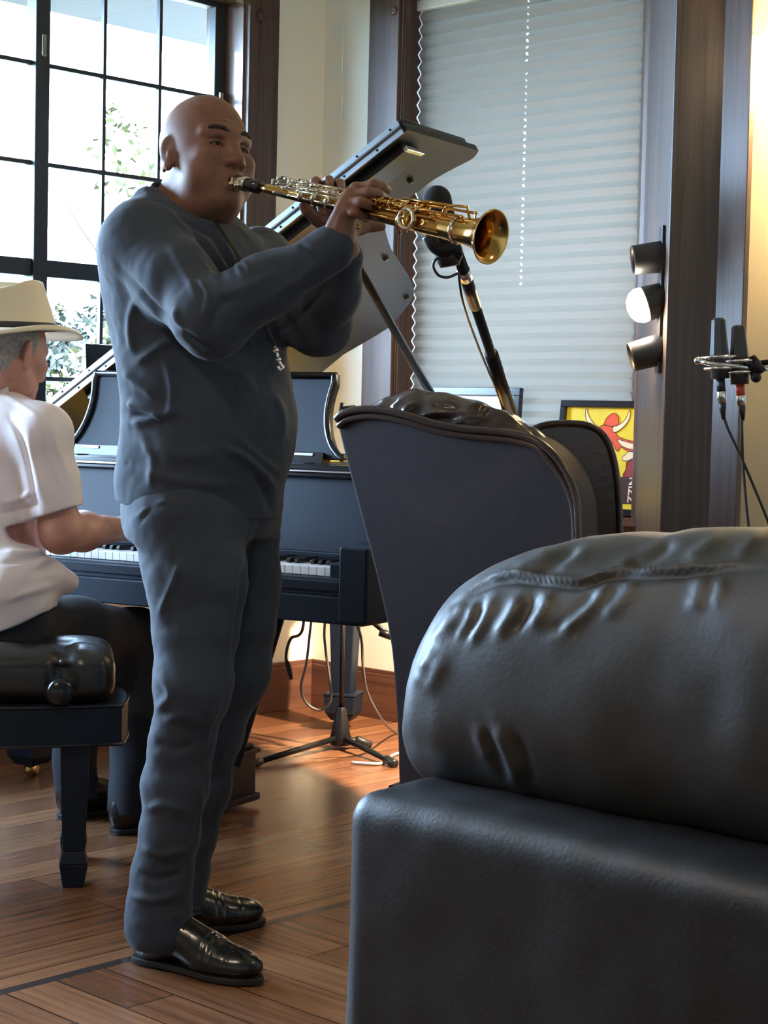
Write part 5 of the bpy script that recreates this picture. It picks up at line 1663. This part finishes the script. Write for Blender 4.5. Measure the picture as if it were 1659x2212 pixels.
back_px = [(728, 906), (742, 894), (770, 886), (805, 884), (845, 889), (890, 900), (940, 915), (1000, 926), (1060, 931), (1110, 937), (1155, 950), (1195, 980), (1225, 1022), (1244, 1070), (1250, 1130), (1250, 1250), (1246, 1500), (1240, 1800)]
left_px = [(872, 1800), (862, 1700), (859, 1600), (852, 1480), (842, 1380), (818, 1265), (790, 1155), (768, 1070), (748, 995), (733, 935)]
CM = frame(CO, E1, Z_AX, -E2)     # x right, y up, z towards the viewer


def c2(px, py): w = cpt(px, py) - CO; return (w @ E1, w[2])


pl_ = [c2(*q) for q in back_px + left_px]
oc_ = [(a, b) for a, b, _ in spline([(a, b, 0) for a, b in pl_ + [pl_[0]]], 4)[:-1]]
oc_ = oc_[::-1] if sum(oc_[i][0] * oc_[(i + 1) % len(oc_)][1] - oc_[(i + 1) % len(oc_)][0] * oc_[i][1] for i in range(len(oc_))) < 0 else oc_
mb = MB(CM); mb.prism(oc_, -.10, 0.0)
b_ = mb.build('back_panel', M_CBACK, ch, bevel=.012, seg=3); smooth_by_angle(b_, 50)
edge = [c2(*q) for q in back_px[:16]]
mb = MB(CM)
for k, (off, rr) in enumerate(((0.0, .0085), (.016, .0075))):
    mb.tube(spline([(a - off * .4 * (1 if a > .5 else -1), b - off, .004) for a, b in edge], 5), rr, 8)
mb.build('piping', M_CGLOSS, ch, smooth=True)
# padded inner back rolling over the top
lo = np.minimum(P(690, 1250, 3.6), P(1400, 820, 4.5)) - .12; hi = np.maximum(P(690, 1250, 3.6), P(1400, 820, 4.5)) + .1
cs = SDF((lo[0], 3.5, .72), (hi[0], 4.6, 1.25), .006)


def cw3(px, py, y): return cpt(px, py, y)


roll = [(775, 920, .020), (810, 915, .038), (850, 906, .050), (900, 902, .057), (960, 908, .056), (1020, 920, .054), (1080, 940, .050), (1140, 972, .046), (1185, 1010, .040), (1215, 1060, .034), (1225, 1150, .03)]
cs.chain([cw3(a, b, .085) for a, b, r in roll], [r for *_, r in roll], k=.02)
cs.chain([cw3(a, b + 60, .12) for a, b, r in roll[1:-1]], [r + .01 for *_, r in roll[1:-1]], k=.04)
v, f = cs.mesh(2); nr = vnormals(v, f)
fo = [([(890, 905), (930, 893), (985, 890), (1010, 898)], 4, .007), ([(885, 918), (940, 905), (990, 905)], 4, -.009), ([(960, 925), (1010, 905), (1060, 905)], 4, .006), ([(840, 885), (860, 868), (870, 862)], 4, .005), ([(1040, 900), (1045, 885), (1060, 880)], 5, -.008), ([(1000, 870), (1060, 880), (1120, 910)], 6, .005),
      ([(1080, 880), (1130, 910), (1170, 950)], 4, -.006), ([(930, 870), (960, 880), (1000, 885)], 6, -.006), ([(870, 900), (880, 880), (900, 870)], 6, .005)]
mesh_obj('tufted_crest', v + nr * (.004 * vnoise(v, 18, 3) + .002 * vnoise(v, 45, 4) + creases(v, nr, fo))[:, None], f, M_CGLOSS, ch, smooth=True)
# wings, seat and arms
wv = unit(E2 * .53 + E1 * .85); wn = np.cross(Z_AX, wv); wn = wn if wn @ np.array([0, -1, 0]) > 0 else -wn
WO = cpt(1240, 1100, .175)
wpx = [(1120, 955), (1145, 930), (1180, 917), (1230, 914), (1275, 920), (1305, 942), (1324, 985), (1335, 1050), (1339, 1130), (1340, 1230), (1338, 1500), (1180, 1500), (1140, 1200)]
wl = []
for q in wpx:
    w = hitp(*q, WO, wn) - WO; wl.append((w @ wv, w[2]))
WM = frame(WO, wv, Z_AX, np.cross(wv, Z_AX))
oc_ = [(a, b) for a, b, _ in spline([(a, b, 0) for a, b in wl + [wl[0]]], 4)[:-1]]
ar = sum(oc_[i][0] * oc_[(i + 1) % len(oc_)][1] - oc_[(i + 1) % len(oc_)][0] * oc_[i][1] for i in range(len(oc_)))
oc_ = oc_ if ar > 0 else oc_[::-1]
sgn = 1 if (np.cross(wv, Z_AX) @ wn) > 0 else -1
mb = MB(WM); mb.prism(oc_, min(0, -sgn * .085), max(0, -sgn * .085)); w_ = mb.build('wing', M_CGLOSS, ch, bevel=.022, seg=4); smooth_by_angle(w_, 60)
mb = MB(WM); mb.tube(spline([(a, b, sgn * .002) for a, b in wl[1:11]], 6), .007, 8); mb.build('piping', M_CGLOSS, ch, smooth=True)
# the other wing mirrors it on the far side of the chair
CC = cpt(1000, 1100, 0); mid = (cpt(1250, 1100) - CO) @ E1 * .5 + (cpt(775, 1100) - CO) @ E1 * .5
def mirror(p): x = (p - CO) @ E1; return p + E1 * (2 * (mid - x))
vv = np.array([mirror(WO + wv * a + Z_AX * b - wn * t) for t in (0, .085) for a, b in [(0.02 + (q[0] - .02) * .55, q[1]) for q in oc_]])
n = len(oc_); fc = [tuple(range(n)), tuple(range(2 * n - 1, n - 1, -1))] + [(i, n + i, n + (i + 1) % n, (i + 1) % n) for i in range(n)]
w2 = mesh_obj('wing', vv, fc, M_CGLOSS, ch, bevel=.02, seg=3)
xl, xr = (cpt(870, 1500) - CO) @ E1, (cpt(1246, 1500) - CO) @ E1
SM_ = frame(np.array([CO[0], CO[1], 0]), E1, E2, Z_AX)
MB(SM_).box((xl + .03, .10, .22), (xr - .03, .62, .46)).build('seat', M_CGLOSS, ch, bevel=.03, seg=3)
MB(SM_).box((xl + .02, .10, .22), (xl + .12, .60, .62)).build('arm', M_CGLOSS, ch, bevel=.03, seg=3)
MB(SM_).box((xr - .10, .10, .22), (xr + .0, .60, .62)).build('arm', M_CGLOSS, ch, bevel=.03, seg=3)
for x_ in (xl + .05, xr - .05):
    for y_ in (-.05, .56):
        mb = MB(SM_); mb.tube([(x_, y_, 0), (x_, y_, .24)], [.016, .026], 10); mb.build('leg', M_TRIM, ch, smooth=True)

# ================================================================ sofa
M_SOFA = mat('dark_brown_sofa_leather', (0.010, 0.009, 0.010), 0.5, bump=.35, bscale=170, var=.10, vscale=30, bdist=.0015)
M_CUSH = mat('dark_cushion_leather', (0.026, 0.022, 0.018), 0.5, bump=.3, bscale=150, var=.10, vscale=30, bdist=.0015)
SO = F(750, 1696, .60); SO[2] = 0
SXa, SYa = B_AX, -A_AX
SFm = frame(SO, SXa, SYa, Z_AX); SR = SFm[:3, :3]


def SL_(x, y, z): return SO + SXa * x + SYa * y + Z_AX * z


so = thing('sofa', SO + SXa * .7 + SYa * .3, 'dark leather sofa in the foreground seen from behind with a puffed back cushion', 'sofa')
s_ = SDF((SO[0] - .25, SO[1] - 1.5, -.0), (SO[0] + 1.75, SO[1] + .6, .70), .008)
s_.box(SL_(.85, .115, .29), (.86, .125, .31), .045, SR)
s_.half((0, 0, .012), (0, 0, -1))
v, f = s_.mesh(3); nr = vnormals(v, f)
lx = (v - SO) @ SXa
mesh_obj('back_frame', v + nr * (.006 * vnoise(v, 5, 7) + .002 * vnoise(v, 16, 8))[:, None], f, M_SOFA, so, smooth=True)
s_ = None
cz = SDF((SO[0] - .3, SO[1] - 1.2, .50), (SO[0] + 1.6, SO[1] + .85, 1.10), .007)
st_ = []
for px, py in ((905, 1395), (950, 1332), (985, 1297), (1050, 1252), (1110, 1213), (1180, 1187), (1260, 1170), (1350, 1163), (1440, 1164), (1480, 1153), (1560, 1148), (1659, 1147), (1800, 1145)):
    w = hitp(px, py, SO + SYa * .26, SYa); st_.append(((w - SO) @ SXa, w[2]))
x0_ = st_[0][0]
xs_ = [x0_ + .035, x0_ + .045, x0_ + .06, x0_ + .085] + [max(a, x0_ + .1 + .02 * i) for i, (a, b) in enumerate(st_[2:])] + [1.35, 1.42]
tz_ = [.66, .74] + [b for a, b in st_] + [.94, .70]
bz_ = [.655, .62, .595, .578] + [.57] * (len(st_) - 2) + [.57, .68]
dy_ = [.01, .06, .10, .125, .145, .16] + [.17] * (len(st_) - 4) + [.15, .02]


def cush(X, Y, Z):
    lx = (X - SO[0]) * SXa[0] + (Y - SO[1]) * SXa[1]; ly_ = (X - SO[0]) * SYa[0] + (Y - SO[1]) * SYa[1]
    tz, bz, dy = np.interp(lx, xs_, tz_), np.interp(lx, xs_, bz_), np.interp(lx, xs_, dy_)
    zc, dz = (tz + bz) / 2, np.maximum((tz - bz) / 2, .004)
    lean = .27 + .10 * (Z - .75)
    q = (np.abs((ly_ - lean) / dy) ** 2.4 + np.abs((Z - zc) / dz) ** 2.4) ** (1 / 2.4)
    d = (q - 1) * np.minimum(dy, dz)
    return np.maximum(d, np.maximum(xs_[0] - lx, lx - xs_[-1])).astype(np.float32)


cz._sub(SL_(.6, .27, .77) - [1.2, 1.2, .3], SL_(.6, .27, .77) + [1.2, 1.2, .33], cush, .005, 'add')
v, f = cz.mesh(6); nr = vnormals(v, f)
fo = [([(985, 1296), (1050, 1262), (1110, 1247), (1180, 1252), (1255, 1258), (1330, 1238), (1450, 1232), (1560, 1222), (1659, 1215)], 5, .007), ([(985, 1308), (1050, 1275), (1110, 1260), (1180, 1264), (1255, 1270), (1330, 1252), (1450, 1246), (1560, 1236), (1659, 1230)], 6, -.006)]
for (x0, y0, x1, y1, w, a) in [(1010, 1300, 960, 1370, 9, .010), (1035, 1300, 990, 1390, 8, .009), (1075, 1290, 1015, 1395, 8, .009), (1130, 1285, 1075, 1380, 9, .010), (1195, 1280, 1150, 1360, 9, .009), (1330, 1260, 1205, 1370, 9, .011), (1300, 1275, 1180, 1375, 8, -.008), (1380, 1250, 1300, 1340, 10, .007), (1520, 1240, 1490, 1320, 12, .007), (1560, 1245, 1545, 1310, 10, .006), (1160, 1285, 1110, 1370, 7, -.008), (1050, 1300, 1000, 1385, 6, -.008),
                                (1460, 1160, 1350, 1235, 11, -.014), (1440, 1165, 1320, 1240, 9, .008), (1560, 1155, 1480, 1215, 10, .007), (1200, 1190, 1110, 1245, 10, .008), (1290, 1175, 1200, 1245, 9, .006), (1640, 1150, 1590, 1210, 9, .006), (1255, 1182, 1160, 1248, 8, -.007), (985, 1310, 930, 1390, 7, .006), (940, 1390, 905, 1450, 8, .006),
                                (1070, 1560, 1130, 1690, 12, .012), (1050, 1570, 1100, 1690, 9, -.010), (1110, 1580, 1160, 1700, 9, -.009), (1030, 1560, 1060, 1640, 10, .007), (930, 1420, 895, 1480, 9, .006), (960, 1420, 915, 1500, 9, .005)]:
    fo.append(([(x0, y0), ((x0 + x1) / 2 + 4, (y0 + y1) / 2 + 4), (x1, y1)], w * 1.5, a * .55))
v = v + nr * (.008 * vnoise(v, 5, 17) + .0025 * vnoise(v, 17, 18) + creases(v, nr, fo))[:, None]
mesh_obj('back_cushion', v, f, M_CUSH, so, smooth=True)
cz = None
MB(SFm).box((.05, .24, .16), (1.7, .95, .44)).build('seat', M_SOFA, so, bevel=.05, seg=3)
for x_ in (.06, 1.6):
    for y_ in (.06, .88):
        mb = MB(SFm); mb.tube([(x_, y_, 0), (x_, y_, .17)], .022, 10); mb.build('leg', M_TRIM, so, smooth=True)

# ================================================================ boom microphone in front of the saxophone
M_FOAM = mat('black_foam', (.013, .013, .014), .9, bump=1.0, bscale=900, bdist=.002)
M_MICB = mat('black_mic_body', (.018, .018, .02), .4)
MD = 3.62
mcs = thing('microphone', P(955, 500, MD), 'large black microphone on a boom behind the saxophone bell', 'microphone')
g = SDF(P(900, 620, MD) - .1, P(1010, 390, MD) + .1, .003)
g.cap(P(944, 432, MD), P(952, 470, MD), .0295, .0295); g.build('foam_windscreen', M_FOAM, mcs)
a0, a1 = P(952, 470, MD), P(972, 575, MD)
mb = MB(); d_ = a1 - a0; mb.tube([a0, a0 + d_ * .1, a0 + d_ * .5, a0 + d_ * .52, a0 + d_ * .82, a1], [.027, .028, .028, .026, .026, .020], 20); mb.build('microphone_body', M_MICB, mcs, smooth=True)
mb = MB(); mb.tube(spline([P(925, 508, MD - .03), P(938, 530, MD - .034), P(958, 540, MD - .036), P(985, 530, MD - .034)], 5), .009, 8, flat=1.6); mb.tube(spline([P(985, 528, MD - .03), P(990, 545, MD - .02), P(985, 560, MD)], 5), .010, 8); mb.build('yoke', M_STAND, mcs, smooth=True)
mb = MB(); mb.tube(spline([P(962, 556, MD - .03), P(942, 560, MD - .03), P(936, 576, MD - .03), P(948, 595, MD - .03), P(968, 599, MD - .03), P(990, 590, MD - .02)], 6), .0028, 8); mb.build('cable_loop', M_CABLE, mcs, smooth=True)
ms = thing('microphone_stand', [P(1105, 900, 4.66)[0], 4.66, 0], 'black boom stand leaning up from behind the armchair to the large microphone', 'microphone stand')
b0_, b1_ = P(988, 545, MD), P(1108, 905, 4.64)
bd = b1_ - b0_
mb = MB(); mb.tube([b0_, b0_ + bd * .10, b0_ + bd * .10, b0_ + bd * .27], [.0115, .0125, .0135, .0135], 14); mb.build('boom_grip', M_STAND, ms, smooth=True)
mb = MB(); mb.tube([b0_ + bd * .27, b1_], [.0115, .0115], 14); mb.tube([b0_ + bd * .55, b1_], .0165, 14); mb.build('boom_arm', M_STAND, ms, smooth=True)
mb = MB(); mb.tube([b0_ + bd * .085, b0_ + bd * .125], .0142, 14); mb.build('boom_collar', M_STEEL, ms, smooth=True)
mb = MB(); gp = b1_.copy(); gp[2] = 0; mb.tube([gp + [0, 0, .06], b1_], .012, 12); mb.build('shaft', M_STAND, ms, smooth=True)
for t in (0.3, 2.4, 4.5):
    mb = MB(); mb.tube([gp + [0, 0, .07], gp + [math.cos(t) * .24, math.sin(t) * .24, .012]], .010, 8); mb.build('leg', M_STAND, ms, smooth=True)
mb = MB(); mb.tube(spline([P(990, 590, MD - .02), P(1000, 650, MD + .06), P(1030, 740, MD + .4), P(1075, 850, MD + .8), P(1090, 900, MD + .95)], 6), .0028, 6); tag(mb.build('cable', M_CABLE, smooth=True), 'thin black cable running down along the leaning boom of the large microphone', 'cable')

# ================================================================ stereo microphone pair at the right
SD = 4.2
M_SMIC = mat('dark_grey_mic', (.028, .028, .03), .42, bump=.1, bscale=80)
M_REDB = mat('red_band', (.55, .07, .03), .4)


def smic(top, neck, bot, con, red, label):
    t = thing('microphone', P(*con, SD), label, 'microphone', 'stereo microphone pair')
    a, b = P(*top, SD), P(*neck, SD)
    d = b - a; x = unit(np.cross(d, [0, 1, 0])); L = np.linalg.norm(d); d = d / L
    M = frame(a, x, np.cross(d, x), d)
    mb = MB(M); mb.lathe([(.0005, -.001), (.012, 0), (.0165, .005), (.019, L * .5), (.0225, L), (.0215, L + .03), (.018, L + .032)], 8, caps=False); mb.build('microphone_body', M_SMIC, t)
    q0, q1 = P(*bot, SD), P(*con, SD)
    mb = MB(); mb.tube([b, b + (q0 - b) * .3, b + (q0 - b) * .35, q0], [.0195, .0195, .0225, .0215], 18); mb.build('lower_body', M_SMIC, t, smooth=True)
    mb = MB(); dd = q1 - q0; mb.tube([q0, q0 + dd * .55], .0105, 14); mb.build('connector_neck', M_REDB if red else M_MICB, t, smooth=True)
    mb = MB(); mb.tube([q0 + dd * .50, q0 + dd * .56, q0 + dd * .98, q1], [.0095, .0112, .0112, .009], 14); mb.build('connector', M_STEEL, t, smooth=True)
    mb = MB(); mb.tube([q1, q1 + dd * .25, q1 + dd * .7], [.0095, .0085, .004], 12); mb.build('cable_boot', M_CABLE, t, smooth=True)
    # ring shaped elastic shock mount
    c = b + (q0 - b) * .30
    for z_, R_ in ((-.010, .040), (.016, .034)):
        ring = [c + R_ * (math.cos(u) * x + math.sin(u) * np.cross(d, x)) + d * z_ for u in np.linspace(0, 2 * math.pi, 33)]
        mb = MB(); mb.tube(ring, .0038, 8); mb.build('shock_mount_ring', M_STEEL, t, smooth=True)
    mb = MB()
    for k in range(8):
        u = k * math.pi / 4
        mb.tube([c + .038 * (math.cos(u) * x + math.sin(u) * np.cross(d, x)) - d * .010, c + .021 * (math.cos(u + .5) * x + math.sin(u + .5) * np.cross(d, x)) + d * .016], .0018, 6)
    mb.build('elastic_cords', M_CABLE, t)
    return c


c1_ = smic((1552, 687), (1554, 765), (1556, 818), (1560, 870), False, 'left dark microphone of the stereo pair with plain black connector')
c2_ = smic((1595, 703), (1597, 772), (1598, 830), (1602, 876), True, 'right dark microphone of the stereo pair with a red band on its connector')
sb_ = thing('microphone_bar', P(1640, 790, SD), 'chrome stereo bar holding the microphone pair at the right edge', 'microphone stand')
mb = MB(); mb.tube([P(1508, 779, SD), P(1530, 785, SD - .02), P(1580, 790, SD - .03), P(1625, 795, SD - .02), P(1700, 800, SD)], .0055, 10); mb.sphere(P(1507, 779, SD), .009, 10); mb.build('bar', M_STEEL, sb_, smooth=True)
mb = MB(); mb.tube([P(1618, 772, SD - .02), P(1640, 808, SD - .02)], [.017, .019], 14); mb.sphere(P(1633, 815, SD - .03), .013, 12); mb.build('clamp', M_STAND, sb_, smooth=True)
mb = MB(); mb.tube([P(1640, 785, SD), P(1720, 775, SD), P(1720, 785, SD)], .007, 10); q = P(1720, 785, SD); mb.tube([q, [q[0], q[1], .03]], .011, 12); mb.build('shaft', M_STAND, sb_, smooth=True)
for t in (0.3, 2.4, 4.5):
    mb = MB(); mb.tube([[q[0], q[1], .08], [q[0] + math.cos(t) * .26, q[1] + math.sin(t) * .26, .012]], .010, 8); mb.build('leg', M_STAND, sb_, smooth=True)
cable('cable', [P(1561, 890, SD), P(1572, 925, SD), P(1600, 985, SD), P(1632, 1060, SD), P(1662, 1135, SD), P(1690, 1220, SD), P(1700, 1500, SD), F(1705, 1880, .006)], 'black cable slanting down right from the left microphone of the pair', M_CABLE, .0036)
cable('cable', [P(1602, 895, SD), P(1603, 940, SD), P(1605, 1000, SD), P(1612, 1090, SD), P(1619, 1160, SD), P(1625, 1300, SD), P(1640, 1600, SD), F(1650, 1890, .006)], 'black cable hanging straight down from the right microphone of the pair', M_CABLE, .0036)
